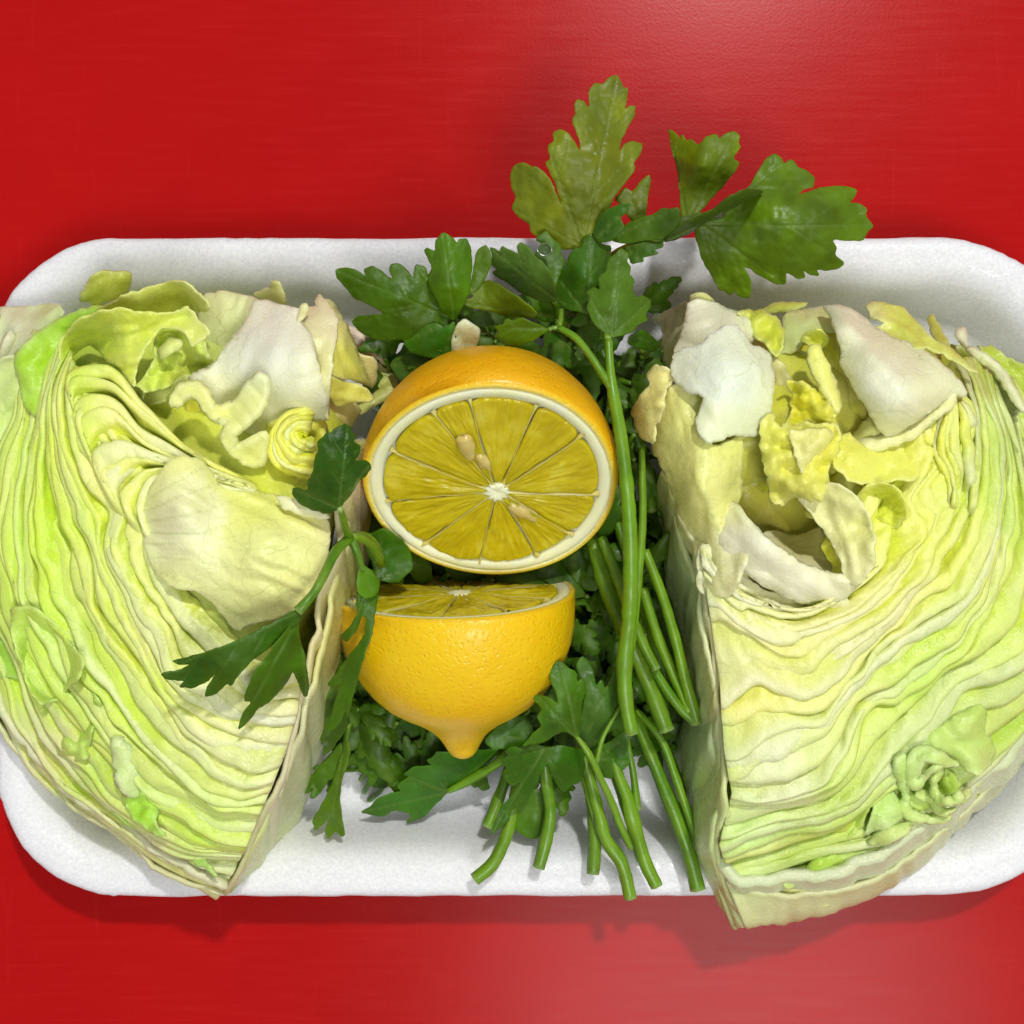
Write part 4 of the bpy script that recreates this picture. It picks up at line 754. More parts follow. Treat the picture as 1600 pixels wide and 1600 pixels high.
# ------------------------------------------------------------------ lemons
def lemon_half(rc_, label, centre, normal, R, depth, prof, seg_pts, core, seeds, spin=0.0, seed=0):
    """local frame: +z = normal of the cut face, x to the right; all in metres"""
    z = Vector(normal).normalized(); x = Vector((math.cos(spin), math.sin(spin), 0)); x = (x-z*x.dot(z)).normalized(); y = z.cross(x)
    M = np.array([x, y, z]).T; C0 = np.array(centre)
    tw = lambda P: C0+np.asarray(P)@M.T
    root = empty('lemon_half', C0.tolist(), label, 'lemon', 'lemon halves on the parsley')
    r = np.random.default_rng(seed)
    n = 96; a = np.linspace(0, 2*math.pi, n, endpoint=False)
    wob = 1+.012*np.cos(2*a+1)+.008*np.cos(3*a+seed)
    rows = []; cr = []
    pp = [(.935, -.0006, (.88, .85, .50)), (.950, 0.0001, (.88, .84, .42)), (.968, .00012, (.87, .74, .12)), (.985, .0001, (.84, .58, .02)), (.997, -.0003, (.86, .52, .01))]
    for q, zz, cc in pp: rows.append(np.stack([R*q*wob*np.cos(a), R*q*wob*np.sin(a), np.full(n, zz)], 1)); cr.append(cc)
    for s, rr in prof:
        kx = 1+.012*vn(a*2, s*3, seed)
        rows.append(np.stack([R*rr*wob*kx*np.cos(a), R*rr*wob*kx*np.sin(a), np.full(n, -s*depth-.0006)], 1)); cr.append(rc_)
    V = np.vstack(rows); m = len(rows); i = np.arange(m*n).reshape(m, n); j = np.roll(i, -1, 1)
    f = np.stack([i[:-1], i[1:], j[1:], j[:-1]], -1).reshape(-1, 4).tolist()
    k = len(V); V = np.vstack([V, [0, 0, rows[-1][0, 2]-.0002]]); f += [[int(i[-1, q]), k, int(j[-1, q])][::1] for q in range(n)]
    colr = np.vstack([np.repeat(np.array(cr), n, 0), [cr[-1]]])
    mk('rind', tw(V), f, MR, root, colr)
    # pith: ring and backing disc
    rr = [.02, .3, .6, .80, .852, .862, .92, .945, .94]; zz = [-.0012, -.0012, -.0012, -.0012, -.0010, -.0001, .00005, -.0001, -.003]
    rows = [np.stack([R*q*wob*np.cos(a)*(1+(.006*vn(a*9, q*5, seed) if q > .86 else 0)), R*q*wob*np.sin(a)*(1+(.006*vn(a*9, q*5, seed) if q > .86 else 0)), np.full(n, h)], 1) for q, h in zip(rr, zz)]
    V = np.vstack(rows); m = len(rows); i = np.arange(m*n).reshape(m, n); j = np.roll(i, -1, 1)
    f = np.stack([i[:-1], i[1:], j[1:], j[:-1]], -1).reshape(-1, 4).tolist()+[i[0].tolist()]
    mk('pith', tw(V), f, M_PITH, root)
    # core star
    n2 = 44; a2 = np.linspace(0, 2*math.pi, n2, endpoint=False); rc = R*.082*(1+.16*np.cos(a2*len(seg_pts)+1)+.10*vn(a2*3, 1, seed))
    rows = [np.stack([core[0]+rc*q*np.cos(a2), core[1]+rc*q*np.sin(a2), np.full(n2, h)+.0001*vn(a2*5, q*3, 2)], 1) for q, h in ((1.25, -.0012), (1.1, .0001), (.8, .0003), (.4, .0001), (.1, -.0001))]
    V = np.vstack(rows); i = np.arange(5*n2).reshape(5, n2); j = np.roll(i, -1, 1)
    mk('core', tw(V), np.stack([i[:-1], j[:-1], j[1:], i[1:]], -1).reshape(-1, 4).tolist()+[i[-1].tolist()], M_PITH, root)
    # segments
    ang = sorted(math.atan2(p[1]-core[1], p[0]-core[0]) for p in seg_pts)
    for q in range(len(ang)):
        t0 = ang[q]; t1 = ang[(q+1) % len(ang)]+(2*math.pi if q == len(ang)-1 else 0)
        nr, na = 40, 36
        rad = np.linspace(0, 1, nr)[:, None]; tt = np.linspace(0, 1, na)[None]
        th_ = t0+(t1-t0)*tt
        ca, sa = np.cos(th_), np.sin(th_); b_ = core[0]*ca+core[1]*sa
        Rout = -b_+np.sqrt(b_**2-(core[0]**2+core[1]**2)+(R*.858)**2)
        e = np.abs(tt*2-1); Ro = Rout*(1-.055*e**5)-.0001
        ri = R*.085; rr_ = ri+(Ro-ri)*rad
        mid = (t0+t1)/2; gap = .00003+.00004*abs(math.sin(q*2.1))
        th2 = mid+(th_-mid)*(1-np.minimum(.6, gap/((t1-t0)/2*np.maximum(rr_, .001))))
        X = core[0]+rr_*np.cos(th2); Y = core[1]+rr_*np.sin(th2)
        edge = np.minimum(np.minimum(tt, 1-tt)*(t1-t0)*rr_/.0005, np.minimum(rad, 1-rad)*(Ro-ri)/.0006); edge = np.clip(edge, 0, 1)
        Z = -.0004+.0005*np.sqrt(1-(1-edge)**2)+.00026*vn(rad*3+q, tt*3, seed)+.00016*vn(rad*7+q, tt*14, seed)+.00010*vn(rad*12, tt*30, q)-.00012
        c = np.stack([tt*(t1-t0)*1.0+0*rad, rad+0*tt, np.full(X.shape, (q*.37) % 1)], -1)
        P = tw(np.stack([X, Y, Z], -1).reshape(-1, 3)).reshape(nr, na, 3)
        i = np.arange(nr*na).reshape(nr, na)
        f = np.stack([i[:-1, :-1], i[1:, :-1], i[1:, 1:], i[:-1, 1:]], -1).reshape(-1, 4)
        mk('segment', P.reshape(-1, 3), f, MU, root, c.reshape(-1, 3))
    # membranes
    for k_, p in enumerate(seg_pts):
        d = np.array(p)-np.array(core); L = np.linalg.norm(d); d /= L; s_ = np.array([-d[1], d[0]])
        Lm = L*.98; u = np.linspace(.07*R, Lm, 24); hw = (.00005+.00030*np.exp(-((u-Lm)/.0011)**2)+.00018*np.exp(-((u-.07*R)/.0014)**2))*(1+.5*vn(u*700, k_, 4))
        bend = .0005*np.sin(u/Lm*3.1+k_)*math.sin(k_*2.3)
        c0 = np.array(core)+u[:, None]*d+bend[:, None]*s_
        rows = [np.hstack([c0+s_*(hw*q)[:, None], (np.full((24, 1), h)+.00008*vn(u*900, k_, 3)[:, None])]) for q, h in ((-1.8, -.0006), (-1, .00002), (0, .00014), (1, .00002), (1.8, -.0006))]
        V = np.vstack(rows); i = np.arange(5*24).reshape(5, 24)
        mk('membrane', tw(V), np.stack([i[:-1, :-1], i[:-1, 1:], i[1:, 1:], i[1:, :-1]], -1).reshape(-1, 4), M_MEMB, root)
    for (sx, sy, L, wd, an, tilt, dz) in seeds:
        nu, nv = 20, 14; u = np.linspace(0, math.pi, nu)[:, None]; v = np.linspace(0, 2*math.pi, nv, endpoint=False)[None]
        X = L/2*-np.cos(u)+0*v; pr = np.sin(u)**.8*(1-.35*(-np.cos(u)))
        Y = wd/2*pr*np.cos(v); Z = wd*.36*pr*np.sin(v)+.00016*vn(X*1500+sx*1e4, np.sin(v)*2, 3)-wd*.12; Y = Y*(1+.18*vn(X*700+sy*1e4, 0*v, 5))
        ca, sa = math.cos(an), math.sin(an)
        P = np.stack([sx+X*ca-Y*sa, sy+X*sa+Y*ca, Z+dz+X*tilt], -1).reshape(-1, 3)
        i = np.arange(nu*nv).reshape(nu, nv); j = np.roll(i, -1, 1)
        mk('seed', tw(P), np.stack([i[:-1], j[:-1], j[1:], i[1:]], -1).reshape(-1, 4), M_SEED, root)
    return root
th1 = math.radians(41)
c1 = W(768, 757, 46); k1 = F*(HC-.046); R1 = 197*k1
def fp(px, py): return ((px-768)*k1, (757-py)*k1/math.cos(th1))
segp = [fp(*p) for p in [(678,645),(733,629),(839,645),(897,690),(936,776),(897,836),(836,867),(747,876),(664,843),(616,781),(611,704)]]
segp = [tuple(np.array(p)/np.linalg.norm(p)*R1*.885) for p in segp]
s1 = fp(731, 699); s2 = fp(818, 803); s3 = fp(759, 728)
prof1 = [(.0, 1.0), (.1, 1.01), (.2, 1.008), (.3, .985), (.4, .95), (.5, .895), (.6, .82), (.7, .72), (.8, .58), (.88, .44), (.94, .30), (.98, .16), (1., .06)]
lemon_half((.84, .43, .004), 'upper lemon half with its cut face and seeds turned up', c1.tolist(), (0.02, -math.sin(th1), math.cos(th1)), R1, .0285, prof1, segp, fp(777, 769),
    [(s1[0], s1[1], .0064, .0033, math.radians(-78), -.1, .0008), (s2[0], s2[1], .0078, .0027, math.radians(-38), 0.05, -.0001), (s3[0], s3[1], .0058, .0026, math.radians(-62), -.1, -.0004)], 0.0, 3)
th2 = math.radians(80.5); k2 = F*(HC-.031); R2 = 186*k2
c2 = W(713, 925, 31)
prof2 = [(.0, 1.0), (.08, 1.0), (.18, .985), (.28, .955), (.38, .905), (.48, .835), (.57, .745), (.65, .63), (.71, .50), (.76, .37), (.81, .27), (.86, .20), (.91, .155), (.95, .125), (.98, .09), (.995, .05), (1., .02)]
lemon_half((.90, .60, .004), 'lower lemon half lying on its side with a pointed yellow end', c2.tolist(), (-.035, math.sin(th2), math.cos(th2)), R2, .0336, prof2,
    [(R2*.885*math.cos(a), R2*.885*math.sin(a)) for a in np.linspace(0, 2*math.pi, 10, endpoint=False)+.2], (.0006, -.001),
    [(.004, -.006, .007, .0024, .3, 0, -.0006)], math.radians(2.0), 9)

# ------------------------------------------------------------------ parsley
def convex_tips(o):
    o = np.array(o, float); a = np.roll(o, 1, 0)-o; b = np.roll(o, -1, 0)-o
    area_ = np.sum(o[:, 0]*np.roll(o[:, 1], -1)-np.roll(o[:, 0], -1)*o[:, 1])
    cr = -(a[:, 0]*b[:, 1]-a[:, 1]*b[:, 0])*np.sign(area_)
    cosang = (a*b).sum(1)/np.maximum(np.linalg.norm(a, axis=1)*np.linalg.norm(b, axis=1), 1e-6)
    return [o[i] for i in range(len(o)) if cr[i] > 0 and cosang[i] > -.75]
def vein_lines(o, base):
    tips = convex_tips(o); base = np.array(base, float); o = np.array(o, float)
    if len(tips) < 2: tips = list(o[::4])
    D = [np.linalg.norm(t-base) for t in tips]; mx = max(D); mains = []
    for i in np.argsort(D)[::-1]:
        v = (tips[i]-base)/max(D[i], 1e-6)
        if D[i] > .5*mx and all(v@m < .88 for _, m in mains): mains.append((tips[i], v))
        if len(mains) == 4: break
    L = [(base, t, 1.0) for t, _ in mains]
    for t in tips:
        d = t-base; bst = None
        for m, v in mains:
            s = d@v; p = abs(d[0]*v[1]-d[1]*v[0])
            if p > 3 and (bst is None or p < bst[0]) and s > 0: bst = (p, s, v)
        if bst and bst[0] < .45*mx:
            s0 = max(0, bst[1]-bst[0]*1.5); L.append((base+bst[2]*s0, t, .6))
    return L
def leaflet(root, outline, base, zpts, tint=(48, 92, 14), step=5, bmp=.6, name='leaf', vpx=1.35, rough=1, relief=.45):
    if step == 4: step = 3
    tl = lin(tint); L = vein_lines(np.array([p[:2] for p in outline], float), base)
    sd = random.random()*50
    def cf(x, y, ed): 
        n_ = fbm(x*.03, y*.03, sd, 2)[:, None]
        return np.clip(tl*np.array([1.5, 1.22, .55])*(1+.30*n_)+np.exp(-ed/3)[:, None]*np.array([.02, .04, .0]), 0, 1)
    return flake(name, outline, zpts, .17, MP, root, cf, step=step, rough=rough, jag=1.1 if step < 7 else 0, bump=bmp, bfreq=.03,
                 veinf=vein_field(L, vpx), zmod=lambda x, y, ed, v: -relief*.8*v+relief*.5*fbm(x*.06, y*.06, sd, 2)-.06*np.exp(-ed/5.0))
SG = (52, 108, 12)
def stem(root, path, r, col=(72, 125, 18), name='stem', **k):
    return tube(name, path, np.array(r)*.98, MS, root, lin(col)*np.array([1.3, 1.06, .7]), flute=.09, **k)
def sprig(px, py, z, label): return empty('parsley_sprig', W(px, py, z).tolist(), label, 'parsley', 'parsley sprigs in the tray')

# templates (unit leaf: base at origin, tip towards +y) taken from the leaves themselves
def norm_tpl(pts, base, tip):
    p = np.array([q[:2] for q in pts], float)-np.array(base); d = np.array(tip, float)-np.array(base); L = np.hypot(*d)
    u = d/L; R_ = np.array([[-u[1], u[0]], [u[0], u[1]]]); return (p@R_.T)/L
O1 = P1_((375,715),(300,725),(230,700),(175,660),(165,620),(130,600),(95,560),(120,520),(100,490),(92,440),(110,395),(145,385),(180,405),(190,400),(235,430),(262,480),(300,570),(275,480),(232,385),(252,375),(240,320),(262,300),(258,270),(285,255),(325,270),(345,310),(367,340),(368,300),(340,240),(335,215),(350,200),(342,160),(355,140),(380,145),(402,172),(402,100),(425,75),(450,82),(480,52),(510,45),(530,75),(535,95),(555,95),(550,140),(535,178),(560,160),(583,165),(580,200),(550,250),(530,290),(515,345),(545,310),(580,300),(612,315),(600,350),(575,385),(585,405),(560,440),(530,480),(500,520),(480,560),(450,620),(410,690))
O11 = P2_((1300,505),(1240,465),(1210,420),(1190,370),(1205,335),(1190,300),(1220,280),(1250,295),(1245,230),(1280,210),(1285,160),(1312,140),(1340,105),(1375,130),(1370,170),(1388,190),(1380,230),(1403,250),(1395,290),(1410,330),(1440,318),(1475,340),(1475,370),(1450,400),(1462,430),(1420,450),(1400,480),(1350,498))
O18 = P4_((1480,950),(1430,905),(1395,905),(1330,950),(1200,985),(1250,920),(1300,880),(1275,830),(1305,790),(1255,745),(1275,720),(1340,735),(1385,770),(1380,720),(1345,660),(1340,600),(1385,545),(1415,575),(1445,590),(1470,610),(1480,660),(1500,640),(1520,690),(1500,760),(1495,830),(1495,900))
O5 = P2_((600,440),(550,600),(480,600),(420,575),(385,540),(370,515),(260,520),(190,490),(140,440),(165,410),(230,405),(290,400),(200,350),(150,330),(120,290),(70,230),(70,205),(110,195),(160,205),(205,235),(195,200),(230,188),(275,205),(305,240),(325,245),(308,205),(320,175),(350,178),(390,205),(418,245),(425,180),(470,190),(485,240),(500,300),(540,350),(575,390))
TPL = [norm_tpl(O1, (910, 385), (962, 118)), norm_tpl(O11, (955, 525), (970, 388)), norm_tpl(O18, (902, 1155), (872, 1030)), norm_tpl(O5, (712, 500), (524, 425))]
def filler(root, bx, by, zb, ang, size, fore, zt, tint, k=None, bend=2.0, step=8, stm=True):
    t = TPL[random.randrange(len(TPL)) if k is None else k].copy()
    if random.random() < .5: t[:, 0] *= -1
    t[:, 0] *= random.uniform(.75, 1.0)*fore[0]; t[:, 1] *= fore[1]
    c, s = math.cos(ang), math.sin(ang)
    p = np.stack([bx+size*(t[:, 0]*c+t[:, 1]*s), by+size*(t[:, 0]*s-t[:, 1]*c)], 1)
    tx, ty = bx+size*s, by-size*c
    sx, sy = c*size*.45, s*size*.45
    zp = [(bx, by, zb), (tx, ty, zt), ((bx+tx)/2+sx, (by+ty)/2+sy, (zb+zt)/2-bend*random.uniform(-.4, 1)), ((bx+tx)/2-sx, (by+ty)/2-sy, (zb+zt)/2-bend*random.uniform(-.4, 1)), ((bx+tx)/2, (by+ty)/2, (zb+zt)/2+bend*.6)]
    leaflet(root, p, (bx, by), zp, tint, step=step, bmp=1.2, rough=1, vpx=2.0)
    if stm: stem(root, [(bx+1, by-1, zb-.2), (bx-14*s+random.uniform(-5, 5), by+14*c, zb-2), (bx-34*s+random.uniform(-12, 12), by+34*c, zb-6)], [.45, .55, .6], (62, 112, 16), name='stalk', seg=7)

# A: sprig over the top edge of the upper lemon
s = sprig(985, 1145, 30, 'parsley sprig with the longest stem, running down beside the upper lemon half')
stem(s, [(951,530,50),(953,570,51),(957,605,52),(967,660,52),(980,760,51),(986,870,49),(984,960,46),(976,1052,43),(979,1100,42),(988,1146,41)], [.75,.8,1.0,1.15,1.25,1.35,1.45,1.5,1.4,1.35], (86,140,22), seg=14)
stem(s, [(873,512,46),(895,524,48),(920,552,50),(940,582,51),(956,606,52)], [.55,.65,.72,.8,.85], (80,134,24), name='stalk')
stem(s, [(937,497,46),(944,515,47),(951,532,50)], [.4,.5,.7], (80,134,24), name='stalk')
stem(s, [(872,512,46),(862,513,46),(858,515,46)], .45, name='stalk'); stem(s, [(874,512,46),(876,500,45),(877,485,43)], .5, (84,130,40), name='stalk')
leaflet(s, O11, (955,525), [(955,525,49),(970,388,47),(925,450,47),(1010,470,45),(960,460,51)], (72,118,42), step=4)
leaflet(s, P2_((1190,400),(1100,380),(1050,340),(1045,290),(1065,250),(1040,210),(1100,200),(1110,140),(1140,100),(1160,115),(1180,60),(1210,40),(1240,60),(1255,90),(1300,100),(1300,150),(1280,210),(1260,290),(1210,330),(1230,420)), (918,492), [(918,492,43),(925,380,44),(880,440,41),(950,430,43),(910,430,46)], (44,98,22), step=4)
leaflet(s, P2_((970,400),(955,418),(900,415),(830,410),(760,390),(680,375),(625,350),(690,325),(665,290),(700,250),(720,260),(760,250),(820,285),(880,320),(945,370)), (838,491), [(838,491,46),(725,470,42),(760,440,42),(790,490,40),(790,462,45)], (98,130,20), step=4)
leaflet(s, P2_((1030,470),(1000,462),(960,440),(900,420),(860,435),(830,425),(820,445),(775,462),(800,480),(785,510),(815,520),(830,545),(865,550),(900,540),(950,520),(1000,490)), (860,513), [(860,513,46),(775,515,44),(815,500,47),(815,540,43)], (76,122,18), step=4)
leaflet(s, P2_((1380,500),(1440,470),(1480,500),(1520,540),(1490,570),(1430,560),(1370,530)), (985,525), [(985,525,40),(1030,545,36)], (40,92,12), step=5)
# B: crown leaves over the red table
s = sprig(1000, 700, 20, 'parsley sprig whose leaves stick out over the tray rim above the red table')
stem(s, [(893,402,40),(905,440,36),(925,500,30),(960,600,25),(1000,700,22),(1020,800,22)], [.7,.9,1.1,1.2,1.3,1.3]); stem(s, [(1080,356,44),(1040,366,42),(1000,380,40),(950,410,36),(925,470,30)], [.6,.8,.9,1.0,1.0])
leaflet(s, O1, (910,385), [(910,385,42),(962,118,44),(800,300,42),(1000,235,43),(880,280,48),(830,380,40),(960,260,46),(900,200,47)], (112,132,30), step=4)
leaflet(s, P1_((600,640),(570,620),(530,560),(500,530),(545,480),(570,500),(600,460),(635,430),(643,460),(628,520),(622,590),(615,630)), (998,352), [(998,352,41),(1010,275,44),(965,320,42)], (104,128,24), step=5)
leaflet(s, P1_((790,620),(760,600),(755,480),(745,410),(720,330),(712,250),(738,268),(755,292),(765,275),(782,302),(800,295),(828,318),(855,285),(882,277),(900,275),(912,292),(940,270),(970,265),(990,280),(985,310),(994,322),(962,372),(986,385),(975,415),(940,455),(925,480),(885,520),(835,575),(810,610)), (1074,345), [(1074,345,44),(1150,210,47),(1050,205,40),(1095,260,49),(1130,290,44),(1062,270,42)], (104,138,22), step=4)
leaflet(s, P1_((820,640),(870,610),(920,600),(960,560),(1000,500),(1035,470),(1060,420),(1090,370),(1125,348),(1150,362),(1162,390),(1185,370),(1208,385),(1220,405),(1255,420),(1285,445),(1278,480),(1240,490),(1215,515),(1260,495),(1320,480),(1400,475),(1450,492),(1440,520),(1415,545),(1460,545),(1487,565),(1483,590),(1510,635),(1490,655),(1470,690),(1410,690),(1360,685),(1352,695),(1370,720),(1362,745),(1400,780),(1370,800),(1330,808),(1290,800),(1300,828),(1262,822),(1235,805),(1248,835),(1215,838),(1170,815),(1168,862),(1130,858),(1080,835),(1030,800),(1000,795),(1035,840),(1032,880),(1028,917),(990,910),(965,885),(955,907),(925,880),(912,885),(880,830),(850,780),(830,720),(815,665)), (1095,350), [(1095,350,45),(1210,240,44),(1360,340,43),(1310,410,42),(1160,450,38),(1130,400,43),(1230,330,50),(1190,400,44),(1250,290,46),(1290,370,47)], (84,124,20), step=4)
for (o_, b_, z_, t_) in [
    (P1_((690,700),(740,640),(800,600),(880,570),(940,520),(1010,488),(1088,495),(1050,530),(1000,560),(950,590),(900,610),(830,645),(760,680)), (1042,378), [(1042,378,43),(1190,298,53),(1110,340,49)], (62,100,16)),
    (P1_((415,660),(440,590),(475,565),(520,550),(565,545),(555,575),(520,600),(540,640),(490,690),(440,700)), (930,375), [(930,375,45),(985,318,50)], (40,95,20)),
    (P1_((480,690),(540,630),(600,600),(650,590),(685,565),(720,565),(752,560),(758,600),(740,640),(700,680),(620,690),(540,700)), (960,370), [(960,370,44),(1060,325,49)], (60,104,14)),
    (P1_((540,710),(600,700),(690,690),(690,715),(655,725),(675,740),(610,755),(612,775),(570,780),(550,750)), (976,384), [(976,384,44),(1035,390,46)], (42,94,14)),
    (P1_((640,690),(700,640),(745,600),(800,590),(840,575),(830,620),(780,660),(700,695)), (1018,374), [(1018,374,46),(1095,335,48)], (70,104,20))]:
    leaflet(s, o_, b_, z_, t_, step=5)
# C: left crown
s = sprig(720, 500, 30, 'dark green parsley sprig above the lemon, spreading towards the left lettuce wedge')
stem(s, [(712,500,38),(735,540,30),(770,600,18),(800,700,12),(830,820,10)], [.8,1,1.2,1.3,1.3])
leaflet(s, O5, (712,500), [(712,500,39),(524,425,41),(600,410,43),(560,520,36),(640,560,35),(620,460,44),(665,420,42)], (58,104,12), step=4)
leaflet(s, P2_((600,440),(550,395),(520,340),(490,280),(480,230),(500,195),(465,120),(478,105),(515,122),(515,80),(550,35),(588,60),(612,85),(622,65),(655,65),(675,110),(682,180),(670,250),(665,310),(640,360),(620,400)), (710,500), [(710,500,40),(693,363,46),(670,420,44),(735,400,44),(700,430,48)], (66,118,14), step=4)
leaflet(s, P2_((640,330),(665,290),(680,240),(690,170),(700,120),(737,90),(755,110),(765,150),(760,190),(740,240),(710,290)), (725,465), [(725,465,41),(755,383,44)], (70,112,14), step=5)
leaflet(s, P2_((600,430),(560,470),(520,440),(470,450),(420,500),(370,530),(400,570),(470,590),(500,600),(550,605),(590,560),(610,500)), (710,500), [(710,500,42),(640,540,38),(690,550,39)], (44,106,16), step=5)
# D
s = sprig(868, 470, 30, 'bluish green parsley sprig above the upper lemon half with a water drop on it')
stem(s, [(868,469,38),(880,510,30),(905,580,20),(930,700,14)], [.7,.9,1.1,1.2])
leaflet(s, P2_((1055,345),(1000,350),(900,310),(850,270),(800,240),(770,215),(790,200),(758,180),(775,150),(755,100),(800,122),(810,95),(842,112),(885,135),(880,100),(895,80),(930,100),(952,135),(1000,180),(1035,225),(1055,285)), (868,468), [(868,468,40),(765,390,41),(815,380,44),(800,440,38),(830,430,44)], (70,112,62), step=4)
leaflet(s, P2_((1050,300),(1000,200),(955,140),(990,90),(960,70),(1010,30),(1040,70),(1070,90),(1075,130),(1100,180),(1070,220)), (866,455), [(866,455,40),(850,365,44)], (66,110,50), step=5)
leaflet(s, P2_((660,400),(700,390),(760,395),(830,410),(820,440),(770,450),(720,460),(680,450)), (790,500), [(790,500,34),(735,495,36)], (60,100,60), step=6)
leaflet(s, P2_((310,630),(330,600),(370,585),(410,580),(470,600),(480,610),(430,640),(400,670),(350,700)), (668,565), [(668,565,34),(615,590,32)], (58,104,50), step=6)
# E: sprig over the left wedge
s = sprig(600, 870, 40, 'loose three-leaved parsley sprig draped over the right edge of the left lettuce wedge')
stem(s, [(596,880,44),(590,868,48),(578,850,52),(560,841,55),(546,840,57)], [.9,.85,.8,.8,.8], (80,125,20))
stem(s, [(546,840,57),(540,825,61),(535,808,64),(531,794,66)], [.75,.65,.6,.55], (70,120,16), name='stalk')
stem(s, [(548,840,57),(528,858,60),(508,895,64),(492,925,66),(478,942,67),(466,955,67)], [.85,.85,.82,.82,.85,1.0], (66,118,14), name='stalk')
stem(s, [(548,840,57),(556,858,57),(562,875,56),(566,890,55)], [.8,.7,.6,.55], (66,118,14), name='stalk')
leaflet(s, P3_((890,475),(870,485),(850,498),(810,500),(790,488),(755,480),(710,460),(668,410),(666,378),(700,378),(745,390),(738,350),(770,290),(778,230),(792,200),(785,150),(832,118),(835,85),(842,120),(870,90),(930,66),(952,85),(950,112),(972,118),(965,150),(993,172),(990,210),(968,250),(1000,240),(1040,255),(1047,280),(1020,320),(985,345),(960,390),(925,440)), (530,794), [(530,794,66),(540,665,74),(460,765,64),(578,730,68),(520,720,73),(500,760,68)], (34,84,12), step=4)
leaflet(s, P3_((705,960),(690,955),(600,1010),(500,1060),(400,1110),(300,1150),(180,1185),(88,1210),(115,1224),(178,1225),(130,1250),(28,1265),(65,1300),(150,1303),(122,1335),(190,1340),(250,1310),(305,1262),(262,1320),(243,1380),(290,1372),(355,1320),(372,1330),(420,1260),(480,1200),(540,1160),(600,1110),(650,1070),(705,1010)), (468,955), [(468,955,67),(255,1055,66),(330,1080,63),(400,980,70),(360,1040,68),(270,1035,67)], (46,98,12), step=4)
leaflet(s, P3_((695,1000),(640,1055),(590,1120),(540,1190),(480,1270),(440,1370),(436,1400),(472,1405),(430,1450),(405,1545),(450,1500),(500,1440),(560,1402),(610,1350),(650,1300),(668,1258),(680,1275),(700,1325),(718,1372),(738,1385),(750,1330),(740,1280),(730,1190),(710,1140),(700,1080)), (466,962), [(466,962,66),(372,1138,58),(480,1085,55),(430,1060,64),(450,1010,66)], (56,112,12), step=4)
leaflet(s, P3_((1005,740),(1040,770),(1088,815),(1085,870),(1060,900),(1010,905),(985,880),(975,830),(985,770)), (565,888), [(565,888,55),(580,925,54),(590,905,53)], (74,132,16), step=5)
leaflet(s, P3_((985,880),(970,930),(985,975),(950,1040),(892,1095),(930,1118),(980,1060),(1003,985),(1025,1010),(1012,1090),(950,1170),(870,1280),(828,1330),(900,1318),(868,1420),(822,1562),(890,1515),(925,1440),(932,1488),(950,1400),(985,1290),(1005,1200),(1045,1100),(1068,960),(1088,855),(1060,900),(1020,905)), (570,925), [(570,925,53),(510,1145,34),(590,920,50),(560,1020,50),(530,1000,46),(545,1080,42)], (60,112,16), step=4)
# E2: broad leaf tucked left of the upper lemon
s = sprig(600, 900, 25, 'broad dark parsley leaf tucked between the upper lemon half and the left wedge')
stem(s, [(552,835,50),(572,838,48),(588,856,44),(596,880,38),(600,900,30)], [.6,.8,.9,1,1], (84,120,20))
leaflet(s, P3_((1080,820),(1060,760),(1010,640),(1020,600),(1060,590),(1100,570),(1150,590),(1190,620),(1235,680),(1250,760),(1210,800),(1180,830),(1130,830)), (590,905), [(590,905,38),(600,830,41),(640,870,37),(575,840,39)], (48,104,14), step=5)
# F: front right, pale stem
s = sprig(986, 1325, 22, 'parsley sprig with a pale forked stem and a leaf against the lower lemon half')
stem(s, [(900,1150,37),(912,1165,37),(927,1190,36),(938,1215,34),(955,1251,31),(970,1290,29),(987,1325,27)], [.45,.65,.7,.75,.8,.8,.75], (96,145,40)); stem(s, [(968,1106,36),(955,1128,36),(943,1150,36),(932,1190,35)], [.35,.4,.45,.5], (90,140,36), name='stalk')
leaflet(s, O18, (902,1155), [(902,1155,37),(872,1030,41),(835,1090,40),(815,1168,37),(910,1080,39),(870,1110,43)], (62,118,26), step=4)
leaflet(s, P4_((1500,980),(1470,900),(1500,830),(1520,700),(1490,640),(1470,580),(1500,525),(1535,560),(1560,590),(1570,680),(1600,640),(1620,700),(1680,560),(1700,640),(1730,660),(1745,760),(1720,800),(1740,880),(1640,900),(1560,990)), (910,1165), [(910,1165,31),(910,1030,36),(980,1080,34),(940,1100,37)], (60,112,50), step=5)
leaflet(s, P4_((1560,990),(1640,960),(1700,900),(1740,920),(1730,1000),(1745,1060),(1690,1110),(1640,1140),(1590,1130),(1560,1080)), (932,1185), [(932,1185,30),(980,1150,33)], (50,108,16), step=5)
# G
s = sprig(842, 1355, 22, 'fan-leaved parsley sprig below the lower lemon half with a thick bent stem')
stem(s, [(850,1180,28),(854,1220,27),(860,1270,25),(853,1315,25),(842,1356,25)], [1.0,1.2,1.3,1.35,1.35], (76,130,16), seg=12)
leaflet(s, P4_((1330,985),(1300,975),(1260,960),(1220,1000),(1160,980),(1120,1000),(1135,1025),(1090,1050),(1130,1090),(1108,1140),(1150,1182),(1195,1160),(1215,1130),(1180,1190),(1100,1280),(1090,1330),(1065,1345),(1043,1428),(1100,1375),(1140,1350),(1130,1310),(1200,1270),(1250,1220),(1290,1130),(1330,1060),(1350,1110),(1380,1180),(1420,1212),(1450,1170),(1490,1165),(1505,1110),(1522,1080),(1512,1040),(1525,1010),(1480,985),(1400,975)), (852,1170), [(852,1170,35),(770,1300,27),(920,1180,31),(800,1160,33),(880,1225,29),(840,1220,33),(870,1190,35),(790,1200,30)], (44,102,14), step=4)
